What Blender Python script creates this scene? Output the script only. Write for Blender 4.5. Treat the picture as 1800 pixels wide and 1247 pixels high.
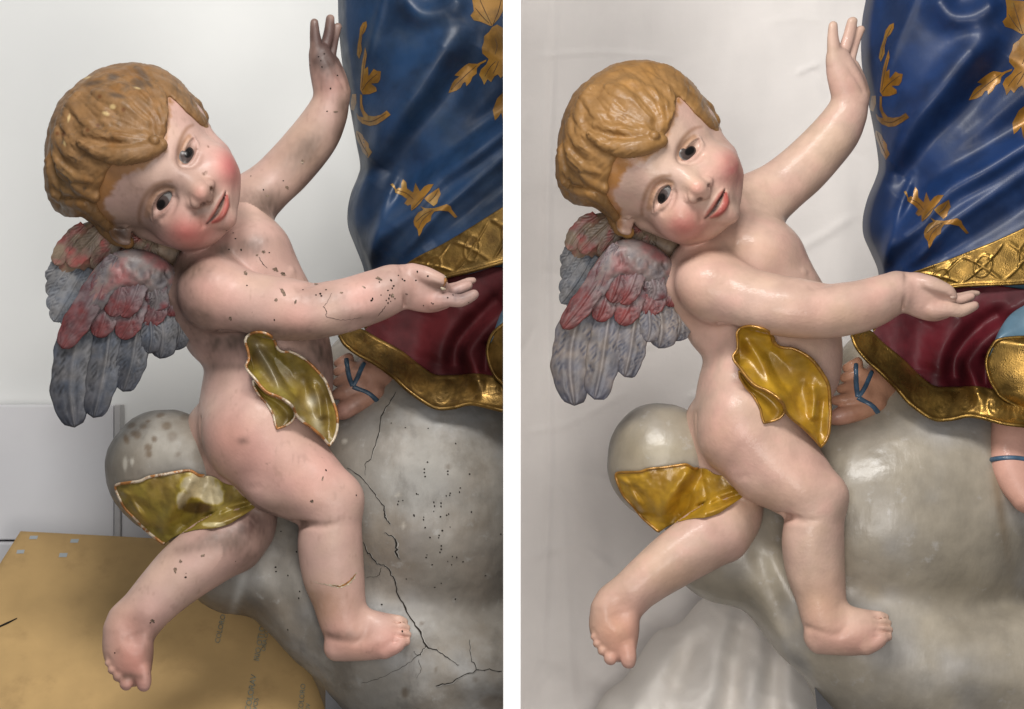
import bpy, math, random, os
import numpy as np

# ------------------------------------------------------------------ camera, world, lights
scene = bpy.context.scene
for _o in list(bpy.data.objects):
    bpy.data.objects.remove(_o)
COL = scene.collection
D = 3.6            # camera distance to the plane z=0 (metres)
ZC = 1.0           # camera height
cam_data = bpy.data.cameras.new('camera')
cam = bpy.data.objects.new('camera', cam_data)
COL.objects.link(cam)
cam.location = (0, -D, ZC)
cam.rotation_euler = (math.radians(90), 0, 0)
cam_data.sensor_width = 36.0
cam_data.lens = 36.0 * D / 1.8
cam_data.clip_end = 100
cam_data.dof.use_dof = True
cam_data.dof.focus_distance = D - 0.10
cam_data.dof.aperture_fstop = 9.0
scene.camera = cam

world = bpy.data.worlds.new('World')
scene.world = world
world.use_nodes = True
_bg = world.node_tree.nodes['Background']
_bg.inputs[0].default_value = (0.93, 0.95, 1.0, 1)
_bg.inputs[1].default_value = 0.14

def area(name, loc, target, size, power, color, size_y=None):
    ld = bpy.data.lights.new(name, 'AREA')
    ld.energy = power
    ld.color = color
    ld.shape = 'RECTANGLE'
    ld.size = size
    ld.size_y = size_y or size
    o = bpy.data.objects.new(name, ld)
    COL.objects.link(o)
    o.location = loc
    d = np.array(target, float) - np.array(loc, float)
    import mathutils
    o.rotation_euler = mathutils.Vector(d).to_track_quat('-Z', 'Y').to_euler()
    return o

# a softbox above and in front of each bay, plus front fills
area('softbox_lamp', (-0.62, -1.9, 3.05), (-0.42, 0.1, 0.95), 0.7, 50, (1.0, 0.98, 0.95))
area('softbox_lamp', (0.22, -1.9, 3.05), (0.48, 0.1, 0.95), 0.6, 46, (1.0, 0.97, 0.93))
area('fill_light', (-0.9, -3.4, 1.7), (-0.4, 0.2, 0.9), 1.2, 11, (0.95, 0.975, 1.0))
area('fill_light', (0.5, -3.5, 1.5), (0.4, 0.4, 0.85), 1.4, 17, (1.0, 0.98, 0.97))  # added fill, brightens the right bay and its sheet
area('fill_light', (0.22, -2.7, 0.42), (0.36, 0.8, 0.42), 0.9, 30, (1.0, 0.95, 0.90))  # added low fill, brightens the lower sheet and bunched cloth

vs = scene.view_settings
vs.view_transform = 'Standard'
vs.look = 'None'
vs.exposure = -0.15
vs.gamma = 1.0
vs.use_curve_mapping = False
scene.cycles.use_denoising = True
scene.cycles.max_bounces = 6

QUICK = float(os.environ.get('VOXQ', '1'))
random.seed(4)
rng = np.random.default_rng(7)
A = np.array

# ------------------------------------------------------------------ spaces
# All sculpting is done in millimetres: x to the right, y down, z towards the viewer.
_LM = """208 112 1113 106;79 256 982 238;128 381 1019 360;282 360 1163 349;333 268 1214 265;356 336 1229 327;
383 366 1258 360;405 389 1286 380;417 309 1299 309;336 438 1212 428;365 232 1262 238;272 250 1150 241;214 410 1099 393;
552 31 1464 35;580 23 1498 28;594 40 1514 45;554 158 1464 166;614 166 1527 169;469 391 1365 395;573 293 1489 285;
365 493 1238 480;522 600 1417 597;842 519 1719 539;781 498 1670 514;714 466 1597 479;711 537 1585 542;763 551 1643 568;
129 754 1007 715;90 697 970 653;109 611 989 577;205 440 1085 421;284 630 1160 612;80 518 985 488;151 390 1058 375;213 689 1095 662;
325 762 1202 757;423 850 1281 832;365 616 1250 603;184 821 1069 803;291 721 1170 710;205 852 1084 830;289 953 1160 932;
189 1075 1049 1039;250 1216 1101 1175;191 1162 1045 1116;280 1112 1135 1075;339 1062 1197 1037;
635 875 1487 875;529 919 1383 905;524 962 1374 953;645 1071 1490 1066;569 1144 1410 1123;719 1112 1565 1103;653 1164 1501 1157;
455 584 1320 574;432 649 1285 630;488 752 1344 742;594 728 1460 730;580 784 1445 787;595 735 1460 747;619 679 1509 700;
598 594 1498 594;763 717 1640 737;594 0 1523 0;633 293 1544 296;610 370 1515 385;640 474 1546 480;723 458 1619 477;
455 1087 1320 1075;500 1130 1370 1139;566 1185 1428 1184;880 1000 1740 1000;880 1230 1745 1230;884 200 1798 225;884 439 1789 481;884 717 1765 740;760 340 1655 360"""
_lm = A([[float(v) for v in r.split()] for r in _LM.replace('\n', '').split(';')])
def _tps_fit(src, dst, lam):
    n = len(src)
    r2 = ((src[:, None] - src[None]) ** 2).sum(-1)
    K = r2 * np.log(r2 + 1e-9) * 0.5
    K[np.arange(n), np.arange(n)] = lam
    P = np.c_[np.ones(n), src]
    M = np.zeros((n + 3, n + 3))
    M[:n, :n] = K
    M[:n, n:] = P
    M[n:, :n] = P.T
    return np.linalg.solve(M, np.r_[dst, np.zeros((3, 2))])
_S = 500.0
_tw = _tps_fit(_lm[:, :2] / _S, _lm[:, 2:] / _S, 0.004)
def warp(xy):
    out = np.empty_like(xy)
    src = _lm[:, :2] / _S
    for i in range(0, len(xy), 40000):
        q = xy[i:i + 40000] / _S
        r2 = ((q[:, None] - src[None]) ** 2).sum(-1)
        K = r2 * np.log(r2 + 1e-9) * 0.5
        out[i:i + 40000] = (K @ _tw[:-3] + _tw[-3] + q @ _tw[-2:]) * _S
    return out
def world_of(P, side):
    """statue space -> world metres; side 'L' or 'R', or None for plain picture plane millimetres"""
    P = np.asarray(P, float)
    xy = P[:, :2]
    if side == 'R':
        xy = warp(xy)
    s = (D - P[:, 2] / 1000) / D
    return np.c_[(xy[:, 0] - 900) / 1000 * s, -P[:, 2] / 1000, ZC + (623.5 - xy[:, 1]) / 1000 * s]

# ------------------------------------------------------------------ noise
def _hash(i, j, k, seed):
    n = (i * 374761393 + j * 668265263 + k * 2147483647 + seed * 144665) & 0xffffffff
    n = ((n ^ (n >> 13)) * 1274126177) & 0xffffffff
    return ((n ^ (n >> 16)) & 0xffff) / 65535.0
def vnoise(P, scale, seed=0):
    q = np.asarray(P, float) / scale
    f = np.floor(q)
    t = q - f
    t = t * t * (3 - 2 * t)
    f = f.astype(np.int64)
    r = 0
    for dx in (0, 1):
        for dy in (0, 1):
            for dz in (0, 1):
                w = (t[:, 0] if dx else 1 - t[:, 0]) * (t[:, 1] if dy else 1 - t[:, 1]) * (t[:, 2] if dz else 1 - t[:, 2])
                r = r + w * _hash(f[:, 0] + dx, f[:, 1] + dy, f[:, 2] + dz, seed)
    return r
def fbm(P, scale, seed=0, o=3):
    r = 0; a = 1; s = 0
    for i in range(o):
        r = r + a * vnoise(P, scale / 2 ** i, seed + i * 17); s += a; a *= 0.5
    return r / s

# ------------------------------------------------------------------ curves
def crom(pts, n=4, closed=False):
    """Catmull-Rom resample of a polyline (any dimension), n samples per span"""
    p = np.asarray(pts, float)
    if len(p) < 3:
        t = np.linspace(0, 1, n + 1)[:, None]
        return p[0] * (1 - t) + p[-1] * t
    e = np.vstack([p[-1:], p, p[:2]]) if closed else np.vstack([2 * p[0] - p[1], p, 2 * p[-1] - p[-2]])
    out = []
    m = len(p) if closed else len(p) - 1
    for i in range(m):
        a, b, c, d = e[i:i + 4]
        for t in np.arange(n) / n:
            out.append(0.5 * (2 * b + (c - a) * t + (2 * a - 5 * b + 4 * c - d) * t * t + (3 * b - a - 3 * c + d) * t ** 3))
    if not closed:
        out.append(p[-1])
    return A(out)

# ------------------------------------------------------------------ signed distance sculpting
class SDF:
    def __init__(self):
        self.ops = []
    def chain(self, pts, k=10, sub=False, zs=1.0, n=3, straight=False):
        p = np.asarray(pts, float)
        if not straight:
            p = crom(p, 9 if p[:, 3].max() > 25 else n)
        p[:, 3] = np.maximum(p[:, 3], 0.3)
        self.ops.append(('c', sub, k, p[:-1, :], p[1:, :], zs))
        return self
    def ball(self, x, y, z, r, k=10, sub=False, zs=1.0):
        return self.chain([(x, y, z, r), (x + .01, y, z, r)], k, sub, zs, straight=True)
    def ell(self, c, r, k=10, sub=False, axes=None):
        R = np.eye(3) if axes is None else np.asarray(axes, float)
        self.ops.append(('e', sub, k, A(c, float), A(r, float), R))
        return self
    def fn(self, f, k=0.0, sub=False):
        self.ops.append(('f', sub, k, f))
        return self
    def _prim(self, op, P, sel=None):
        if op[0] == 'c':
            a, b, zs = op[3], op[4], op[5]
            if sel is not None:
                a, b = a[sel], b[sel]
            f = A([1, 1, 1 / zs])
            o = a[0, :3]
            Q = (P - o) * f
            pa = (a[:, :3] - o) * f; ba = (b[:, :3] - o) * f - pa
            L = (ba * ba).sum(1) + 1e-9
            u = Q @ ba.T - (pa * ba).sum(1)
            t = np.clip(u / L, 0, 1)
            w = (Q * Q).sum(1)[:, None] - 2 * (Q @ pa.T) + (pa * pa).sum(1) - t * (2 * u - t * L)
            return (np.sqrt(np.maximum(w, 0)) - (a[:, 3] + t * (b[:, 3] - a[:, 3]))).min(1)
        if op[0] == 'e':
            c, r, R = op[3:6]
            q = (P - c) @ R.T
            k0 = np.sqrt(((q / r) ** 2).sum(1))
            k1 = np.sqrt(((q / (r * r)) ** 2).sum(1)) + 1e-9
            return np.where(k0 < 0.05, -r.min() * (1 - k0), k0 * (k0 - 1) / k1)
        return op[3](P)
    @staticmethod
    def _mix(d, p, sub, k):
        if sub:
            p = -p
            if k <= 0:
                return np.maximum(d, p)
            h = np.maximum(k - np.abs(d - p), 0) / k
            return np.maximum(d, p) + h * h * k * 0.25
        if k <= 0:
            return np.minimum(d, p)
        h = np.maximum(k - np.abs(d - p), 0) / k
        return np.minimum(d, p) - h * h * k * 0.25
    def eval(self, P):
        P = np.asarray(P, float)
        d = np.full(len(P), 1e4)
        for op in self.ops:
            d = self._mix(d, self._prim(op, P), op[1], op[2])
        return d
    def _plan(self, cen, R, h):
        """for every block centre, which operations (and which of their segments) can matter there"""
        n = len(cen)
        plan = [[] for _ in range(n)]
        for op in self.ops:
            if op[0] == 'c':
                a, b, zs = op[3], op[4], op[5]
                f = A([1, 1, 1 / zs])
                pa = a[:, :3] * f; ba = b[:, :3] * f - pa
                L = (ba * ba).sum(1) + 1e-9
                q = (cen * f)[:, None] - pa[None]
                t = np.clip(np.einsum('nsk,sk->ns', q, ba) / L, 0, 1)
                dd = np.sqrt(((q - t[..., None] * ba) ** 2).sum(-1)) - (a[:, 3] + t * (b[:, 3] - a[:, 3]))
                rr = R / min(zs, 1)
                m = dd.min(1)
                ok = np.where(m < rr + op[2] + 2 * h)[0]
                lim = np.minimum(m + 2 * rr, rr + op[2] + 2 * h)
                for i in ok:
                    plan[i].append((op, np.where(dd[i] <= lim[i])[0]))
            elif op[0] == 'e':
                m = self._prim(op, cen)
                for i in np.where(m < R * 1.7 + op[2] + 6)[0]:
                    plan[i].append((op, None))
            else:
                for i in range(n):
                    plan[i].append((op, None))
        return plan
    def eval_block(self, loc, c, ops):
        d = np.full(len(loc), 1e4)
        for op, sel in ops:
            if op[0] == 'c':
                zs = op[5]
                f = A([1, 1, 1 / zs])
                Q = loc if zs == 1.0 else loc * f
                a = op[3][sel]; b = op[4][sel]
                pa = (a[:, :3] - c) * f; ba = (b[:, :3] - c) * f - pa
                L = (ba * ba).sum(1) + 1e-9
                PQ = (Q * Q).sum(1)[:, None] - 2 * (Q @ pa.T) + (pa * pa).sum(1)
                u = Q @ ba.T - (pa * ba).sum(1)
                t = np.clip(u / L, 0, 1)
                w = PQ - t * (2 * u - t * L)
                p = (np.sqrt(np.maximum(w, 0)) - (a[:, 3] + t * (b[:, 3] - a[:, 3]))).min(1)
            else:
                p = self._prim(op, loc + c)
            d = self._mix(d, p, op[1], op[2])
        return d
    def zfront(self, x, y, z0=330, z1=-260):
        """front-most surface depth at a point of the picture plane"""
        zz = np.arange(z0, z1, -2.0)
        d = self.eval(np.c_[np.full(len(zz), x), np.full(len(zz), y), zz])
        i = np.argmax(d < 0)
        if d[i] >= 0:
            return None
        if i == 0:
            return zz[0]
        return zz[i - 1] - 2 * d[i - 1] / (d[i - 1] - d[i] + 1e-9)
    def zfronts(self, xy, z0=330, z1=-260, step=3.0):
        xy = np.asarray(xy, float)
        z = np.full(len(xy), float(z0)); live = np.ones(len(xy), bool); prev = np.full(len(xy), 1e3)
        out = np.full(len(xy), np.nan)
        while live.any() and z[live].max() > z1:
            idx = np.where(live)[0]
            d = self.eval(np.c_[xy[idx], z[idx]])
            hit = d < 0.05
            out[idx[hit]] = z[idx[hit]] + d[hit]
            live[idx[hit]] = False
            nh = idx[~hit]
            z[nh] -= np.maximum(d[~hit] * 0.6, 0.12)
            live[nh[z[nh] < z1]] = False
        return out
    def _grid(self, lo, hi, h, G=None, box=None):
        B = 10
        nb = np.ceil((hi - lo) / (h * B)).astype(int)
        bc = np.stack(np.meshgrid(*[np.arange(m) for m in nb], indexing='ij'), -1).reshape(-1, 3)
        cen = lo + (bc + 0.5) * B * h - 0.5 * h
        R = 0.5 * B * h * math.sqrt(3)
        if box is not None:
            k = ((cen > A(box[0]) - R) & (cen < A(box[1]) + R)).all(1)
            bc, cen = bc[k], cen[k]
        dc = np.concatenate([self.eval(cen[i:i + 20000]) for i in range(0, len(cen), 20000)])
        if G is None:
            G = np.empty(tuple(nb * B), np.float32)
        loc = np.stack(np.meshgrid(*[np.arange(B)] * 3, indexing='ij'), -1).reshape(-1, 3)
        act = np.abs(dc) <= R * 1.4 + 2
        for b, d0 in zip(bc[~act], dc[~act]):
            G[b[0] * B:b[0] * B + B, b[1] * B:b[1] * B + B, b[2] * B:b[2] * B + B] = 50.0 if d0 > 0 else -50.0
        bc, cen = bc[act], cen[act]
        lp = (loc + 0.5 - 0.5 * B) * h
        plan = self._plan(cen, R, h)
        def work(r):
            for i in r:
                b = bc[i]
                G[b[0] * B:b[0] * B + B, b[1] * B:b[1] * B + B, b[2] * B:b[2] * B + B] = self.eval_block(lp, cen[i], plan[i]).reshape(B, B, B)
        from concurrent.futures import ThreadPoolExecutor
        with ThreadPoolExecutor(4) as ex:
            list(ex.map(work, [range(k, len(bc), 4) for k in range(4)]))
        return G
    def mesh(self, lo, hi, h, smooth=2, keep=False):
        """sparse block evaluation + naive surface nets"""
        lo = A(lo, float); hi = A(hi, float)
        G = self._grid(lo, hi, h * QUICK)
        if keep:
            self.hm = HeightMap(G, lo, h * QUICK)
        return nets(G, lo, h * QUICK, smooth)
    def mesh2(self, other, b0, b1, lo, hi, h, smooth=2):
        """mesh of this sculpt and of a variant that differs only inside the box b0..b1"""
        lo = A(lo, float); hi = A(hi, float)
        h = h * QUICK
        G = self._grid(lo, hi, h)
        self.hm = HeightMap(G, lo, h)
        a = nets(G, lo, h, smooth)
        G = other._grid(lo, hi, h, G, (b0, b1))
        return a + nets(G, lo, h, smooth)

class HeightMap:
    """front-most depth over the picture plane, read from an evaluated grid"""
    def __init__(self, G, lo, h):
        neg = G[:, :, ::-1] < 0
        k = neg.argmax(2); has = neg.any(2)
        n = G.shape[2]
        i = n - 1 - k
        I, J = np.indices(k.shape)
        a = G[I, J, i]; b = G[I, J, np.minimum(i + 1, n - 1)]
        z = lo[2] + (i + np.clip(a / (a - b - 1e-9), 0, 1)) * h
        self.z = np.where(has, z, np.nan); self.lo = lo; self.h = h
    def __call__(self, xy):
        q = (np.asarray(xy, float) - self.lo[:2]) / self.h
        n = A(self.z.shape) - 2
        f = np.clip(np.floor(q).astype(int), 0, n)
        t = np.clip(q - f, 0, 1)
        z00, z10, z01, z11 = (self.z[f[:, 0] + i, f[:, 1] + j] for i, j in ((0, 0), (1, 0), (0, 1), (1, 1)))
        zz = np.stack([z00, z10, z01, z11]); nn = np.isnan(zz)
        near = np.stack([(1 - t[:, 0]) * (1 - t[:, 1]), t[:, 0] * (1 - t[:, 1]), (1 - t[:, 0]) * t[:, 1], t[:, 0] * t[:, 1]])
        w = np.where(nn, 0, near); sw = w.sum(0)
        return np.where(sw > .3, np.where(nn, 0, zz * w).sum(0) / np.maximum(sw, 1e-6), np.nan)

def nets(G, lo, h, smooth=2):
    neg = G < 0
    n = G.shape
    cnt = np.zeros((n[0] - 1, n[1] - 1, n[2] - 1), np.uint8)
    for dx in (0, 1):
        for dy in (0, 1):
            for dz in (0, 1):
                cnt += neg[dx:n[0] - 1 + dx, dy:n[1] - 1 + dy, dz:n[2] - 1 + dz]
    act = np.argwhere((cnt > 0) & (cnt < 8))
    del cnt
    idx = np.full((n[0] - 1, n[1] - 1, n[2] - 1), -1, np.int32)
    idx[act[:, 0], act[:, 1], act[:, 2]] = np.arange(len(act))
    cor = [(0, 0, 0), (1, 0, 0), (0, 1, 0), (1, 1, 0), (0, 0, 1), (1, 0, 1), (0, 1, 1), (1, 1, 1)]
    val = np.stack([G[act[:, 0] + c[0], act[:, 1] + c[1], act[:, 2] + c[2]] for c in cor], 1)
    acc = np.zeros((len(act), 3)); num = np.zeros(len(act))
    for a in range(8):
        for b in range(a + 1, 8):
            ca, cb = A(cor[a]), A(cor[b])
            if abs(ca - cb).sum() != 1:
                continue
            va, vb = val[:, a], val[:, b]
            m = (va < 0) != (vb < 0)
            t = np.where(m, va / (va - vb + 1e-20), 0)
            acc += np.where(m[:, None], ca + t[:, None] * (cb - ca), 0)
            num += m
    V = lo + (act + acc / num[:, None]) * h
    F = []
    for ax in range(3):
        u, v = (ax + 1) % 3, (ax + 2) % 3
        s0 = [slice(None)] * 3; s1 = [slice(None)] * 3
        s0[ax] = slice(0, -1); s1[ax] = slice(1, None)
        e = np.argwhere(neg[tuple(s0)] != neg[tuple(s1)])
        ok = (e[:, u] > 0) & (e[:, v] > 0) & (e[:, u] < n[u] - 1) & (e[:, v] < n[v] - 1)
        e = e[ok]
        inside = neg[e[:, 0], e[:, 1], e[:, 2]]
        q = []
        for du, dv in ((-1, -1), (0, -1), (0, 0), (-1, 0)):
            c = e.copy(); c[:, u] += du; c[:, v] += dv
            q.append(idx[c[:, 0], c[:, 1], c[:, 2]])
        q = np.stack(q, 1)
        q[inside] = q[inside][:, ::-1]      # statue space is mirrored in the world, so flip here
        F.append(q)
    F = np.concatenate(F)
    F = F[(F >= 0).all(1)]
    for _ in range(smooth):
        for lam in (0.55, -0.5):
            V = V + lam * (lap(V, F) - V)
    return V, F

def lap(V, F):
    n = len(V)
    s = np.zeros((n, 3)); c = np.zeros(n)
    for i in range(4):
        a, b = F[:, i], F[:, (i + 1) % 4]
        for k in range(3):
            s[:, k] += np.bincount(a, V[b, k], n) + np.bincount(b, V[a, k], n)
        c += np.bincount(a, minlength=n) + np.bincount(b, minlength=n)
    c = np.maximum(c, 1)
    return s / c[:, None]

# ------------------------------------------------------------------ objects
def empty(name, loc, label=None, cat=None, group=None, parent=None):
    o = bpy.data.objects.new(name, None)
    COL.objects.link(o)
    o.location = loc
    o.empty_display_size = 0.05
    if parent is not None:
        o.parent = parent
    tag(o, label, cat, group)
    return o
def tag(o, label=None, cat=None, group=None, kind=None):
    if label: o['label'] = label
    if cat: o['category'] = cat
    if group: o['group'] = group
    if kind: o['kind'] = kind
    return o
def origin_of(o):
    v = A([0., 0., 0.])
    while o is not None:
        v = v + A(o.location)
        o = o.parent
    return v
def mesh_obj(name, V, F, mat, parent=None, smooth=True, col=None, world=True, side=None, extra=None):
    """V in world metres (world=True) or in statue space (give side)"""
    if not world:
        V = world_of(V, side)
    V = np.asarray(V, float)
    base = origin_of(parent) if parent is not None else A([0., 0., 0.])
    V = V - base
    me = bpy.data.meshes.new(name)
    F = np.asarray(F) if not isinstance(F, list) else F
    if isinstance(F, np.ndarray):
        nf, k = F.shape
        me.vertices.add(len(V)); me.vertices.foreach_set('co', V.astype(np.float32).ravel())
        me.loops.add(nf * k); me.loops.foreach_set('vertex_index', F.astype(np.int32).ravel())
        me.polygons.add(nf)
        me.polygons.foreach_set('loop_start', np.arange(0, nf * k, k, dtype=np.int32))
        me.update(calc_edges=True)
    else:
        me.from_pydata(V.tolist(), [], F)
        me.update()
    me.polygons.foreach_set('use_smooth', np.full(len(me.polygons), bool(smooth)))
    if col is not None:
        at = me.color_attributes.new('paint', 'FLOAT_COLOR', 'POINT')
        c4 = np.ones((len(V), 4), np.float32); c4[:, :3] = col
        at.data.foreach_set('color', c4.ravel())
    if extra is not None:
        for kx, vx in extra.items():
            at = me.attributes.new(kx, 'FLOAT', 'POINT')
            at.data.foreach_set('value', np.asarray(vx, np.float32))
    if mat is not None:
        me.materials.append(mat)
    o = bpy.data.objects.new(name, me)
    COL.objects.link(o)
    if parent is not None:
        o.parent = parent
    return o
# ------------------------------------------------------------------ materials
def srgb(r, g, b):
    c = A([r, g, b], float) / 255
    return np.where(c <= 0.04045, c / 12.92, ((c + 0.055) / 1.055) ** 2.4)
def make_mat(name, color=(.5, .5, .5), attr=False, rough=.5, metallic=0.0, coat=0.0, coat_rough=.1, spec=.5,
             var=None, mottles=(), bumps=(), rough_var=None, stretch=None, sheen=0.0):
    """procedural Principled material. var=(scale, low, high) multiplies the colour with noise; mottles=[(scale, color, lo, hi, amount)]
    lay a second colour where noise passes lo..hi; bumps=[(scale, strength, distance)]; rough_var=(scale, amount)"""
    m = bpy.data.materials.new(name)
    m.use_nodes = True
    nt = m.node_tree
    N, L = nt.nodes, nt.links
    b = N['Principled BSDF']
    tc = N.new('ShaderNodeTexCoord')
    coord = tc.outputs['Object']
    def noise(scale, detail=4, st=None, rgh=.55):
        n = N.new('ShaderNodeTexNoise')
        n.inputs['Scale'].default_value = scale
        n.inputs['Detail'].default_value = detail
        n.inputs['Roughness'].default_value = rgh
        if st is not None:
            mp = N.new('ShaderNodeMapping')
            mp.inputs['Scale'].default_value = st[:3]
            if len(st) > 3:
                mp.inputs['Rotation'].default_value = (0, st[3], 0)
            L.new(coord, mp.inputs['Vector'])
            L.new(mp.outputs[0], n.inputs['Vector'])
        else:
            L.new(coord, n.inputs['Vector'])
        return n.outputs['Fac']
    def ramp(fac, lo, hi, a=0.0, c=1.0):
        r = N.new('ShaderNodeMapRange')
        r.interpolation_type = 'SMOOTHSTEP'
        r.inputs['From Min'].default_value = lo
        r.inputs['From Max'].default_value = hi
        r.inputs['To Min'].default_value = a
        r.inputs['To Max'].default_value = c
        L.new(fac, r.inputs['Value'])
        return r.outputs[0]
    if attr:
        at = N.new('ShaderNodeAttribute')
        at.attribute_name = 'paint'
        col = at.outputs['Color']
    else:
        rgb = N.new('ShaderNodeRGB')
        rgb.outputs[0].default_value = (*color, 1)
        col = rgb.outputs[0]
    if var:
        f = ramp(noise(var[0], 5, stretch), .3, .7, var[1], var[2])
        mx = N.new('ShaderNodeMix'); mx.data_type = 'RGBA'; mx.blend_type = 'MULTIPLY'
        mx.inputs['Factor'].default_value = 1.0
        L.new(col, mx.inputs['A'])
        cb = N.new('ShaderNodeCombineColor')
        for i in range(3):
            L.new(f, cb.inputs[i])
        L.new(cb.outputs[0], mx.inputs['B'])
        col = mx.outputs['Result']
    for mt in mottles:
        sc, c2, lo, hi, am = mt[:5]
        f = ramp(noise(sc, 6, mt[5] if len(mt) > 5 else None, .65), lo, hi, 0, am)
        mx = N.new('ShaderNodeMix'); mx.data_type = 'RGBA'
        L.new(f, mx.inputs['Factor'])
        L.new(col, mx.inputs['A'])
        mx.inputs['B'].default_value = (*c2, 1)
        col = mx.outputs['Result']
    L.new(col, b.inputs['Base Color'])
    b.inputs['Metallic'].default_value = metallic
    b.inputs['Specular IOR Level'].default_value = spec
    b.inputs['Coat Weight'].default_value = coat
    b.inputs['Coat Roughness'].default_value = coat_rough
    if sheen:
        b.inputs['Sheen Weight'].default_value = sheen
    b.inputs['Roughness'].default_value = rough
    if rough_var:
        L.new(ramp(noise(rough_var[0], 4), .3, .7, rough - rough_var[1], rough + rough_var[1]), b.inputs['Roughness'])
    prev = None
    for bp in bumps:
        sc, st, dist = bp[:3]
        bn = N.new('ShaderNodeBump')
        bn.inputs['Strength'].default_value = st
        bn.inputs['Distance'].default_value = dist
        if len(bp) > 3 and bp[3] == 'v':
            v = N.new('ShaderNodeTexVoronoi')
            v.inputs['Scale'].default_value = sc
            L.new(coord, v.inputs['Vector'])
            h = v.outputs['Distance']
        else:
            h = noise(sc, 5, bp[3] if len(bp) > 3 else None)
        L.new(h, bn.inputs['Height'])
        if prev is not None:
            L.new(prev, bn.inputs['Normal'])
        prev = bn.outputs[0]
    if prev is not None:
        L.new(prev, b.inputs['Normal'])
        if coat > 0:
            L.new(prev, b.inputs['Coat Normal'])
    return m

M = {}
M['flesh_L'] = make_mat('aged_flesh_paint', attr=True, rough=.48, spec=.4, var=(28, .93, 1.05), rough_var=(60, .09),
                        mottles=[(70, (.10, .075, .06), .66, .80, .55), (240, (.09, .06, .045), .69, .77, .6)],
                        bumps=[(55, .12, .004), (160, .16, .002), (700, .12, .0006)])
M['flesh_R'] = make_mat('varnished_flesh_paint', attr=True, rough=.48, spec=.30, coat=.15, coat_rough=.10, var=(24, .89, 1.06), rough_var=(50, .08),
                        mottles=[(300, (.16, .09, .06), .74, .79, .5)], bumps=[(40, .16, .005), (160, .18, .002), (600, .10, .0006)])
M['hair_L'] = make_mat('aged_hair_paint', attr=True, rough=.52, spec=.35, var=(40, .8, 1.1), rough_var=(50, .1),
                       mottles=[(34, (.07, .05, .035), .56, .72, .6), (90, (.42, .33, .20), .70, .76, .5)], bumps=[(90, .25, .003), (420, .2, .001)])
M['hair_R'] = make_mat('varnished_hair_paint', attr=True, rough=.48, spec=.35, coat=.12, coat_rough=.2, var=(40, .88, 1.1),
                       mottles=[(30, (.25, .13, .04), .58, .75, .4)], bumps=[(90, .22, .003), (420, .12, .001)])
M['eye'] = make_mat('painted_eye', attr=True, rough=.22, spec=.22)
M['feather_L'] = make_mat('aged_feather_paint', attr=True, rough=.5, var=(45, .50, .82), rough_var=(60, .1),
                          mottles=[(60, (.05, .045, .045), .60, .76, .5), (120, (.34, .32, .30), .66, .76, .15)], bumps=[(140, .25, .002), (500, .15, .0008)])
M['feather_R'] = make_mat('restored_feather_paint', attr=True, rough=.46, coat=.1, coat_rough=.25, var=(45, .46, .75),
                          mottles=[(70, (.48, .42, .36), .62, .75, .10)], bumps=[(140, .22, .002), (500, .1, .0008)])
M['olive_L'] = make_mat('worn_olive_gilding', attr=True, rough=.42, metallic=.08, coat=.15, coat_rough=.25, var=(30, .7, 1.2),
                        mottles=[(26, (.12, .075, .02), .56, .76, .4), (45, (.34, .27, .06), .64, .76, .3)], bumps=[(60, .25, .004), (300, .12, .001)])
M['olive_R'] = make_mat('restored_olive_gilding', attr=True, rough=.38, metallic=.1, coat=.25, coat_rough=.2, var=(26, .75, 1.2),
                        mottles=[(24, (.20, .11, .008), .55, .75, .6)], bumps=[(50, .25, .004), (240, .1, .001)])
M['rim_L'] = make_mat('chipped_gilt_rim', color=(.33, .14, .04), rough=.4, metallic=.2, var=(60, .6, 1.3),
                      mottles=[(38, (.55, .47, .36), .47, .55, .9)], bumps=[(150, .6, .003)])
M['rim_R'] = make_mat('gilt_rim', color=(.34, .17, .03), rough=.3, metallic=.45, coat=.3, var=(60, .7, 1.3), bumps=[(120, .35, .002)])
M['cloud_L'] = make_mat('aged_cloud_paint', attr=True, rough=.52, spec=.32, var=(9, .78, 1.12), rough_var=(14, .12),
                        mottles=[(6, (.17, .14, .105), .48, .66, .6), (11, (.13, .115, .095), .50, .70, .55), (22, (.115, .105, .095), .54, .72, .5, (1, 1, .45, .6)), (34, (.33, .325, .31), .60, .74, .4), (150, (.12, .10, .08), .68, .76, .4)],
                        bumps=[(26, .2, .006), (140, .35, .0012, (1, 1, .25, .6))])
M['cloud_R'] = make_mat('varnished_cloud_paint', attr=True, rough=.42, coat=.22, coat_rough=.2, var=(9, .74, 1.15), rough_var=(14, .08),
                        mottles=[(5, (.27, .235, .18), .48, .70, .5), (11, (.25, .22, .175), .50, .72, .4), (22, (.22, .20, .165), .55, .72, .3, (1, 1, .45, .6)), (30, (.46, .44, .42), .58, .74, .45)],
                        bumps=[(24, .2, .006), (150, .28, .0014, (1, 1, .22, .5))])
M['blue_L'] = make_mat('aged_blue_mantle', color=(.008, .026, .066), rough=.50, spec=.32, coat=.06, coat_rough=.3, var=(12, .6, 1.3), rough_var=(20, .1),
                       mottles=[(7, (.022, .040, .066), .48, .75, .6), (200, (.16, .18, .20), .74, .79, .5)], bumps=[(30, .15, .004), (260, .15, .0008, (1, 1, .3, -.5))])
M['blue_R'] = make_mat('restored_blue_mantle', color=(.005, .022, .082), rough=.48, spec=.35, coat=.1, coat_rough=.22, var=(12, .65, 1.3),
                       mottles=[(7, (.02, .045, .12), .5, .75, .5)], bumps=[(30, .15, .004), (260, .12, .0008, (1, 1, .3, -.5))])
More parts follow.
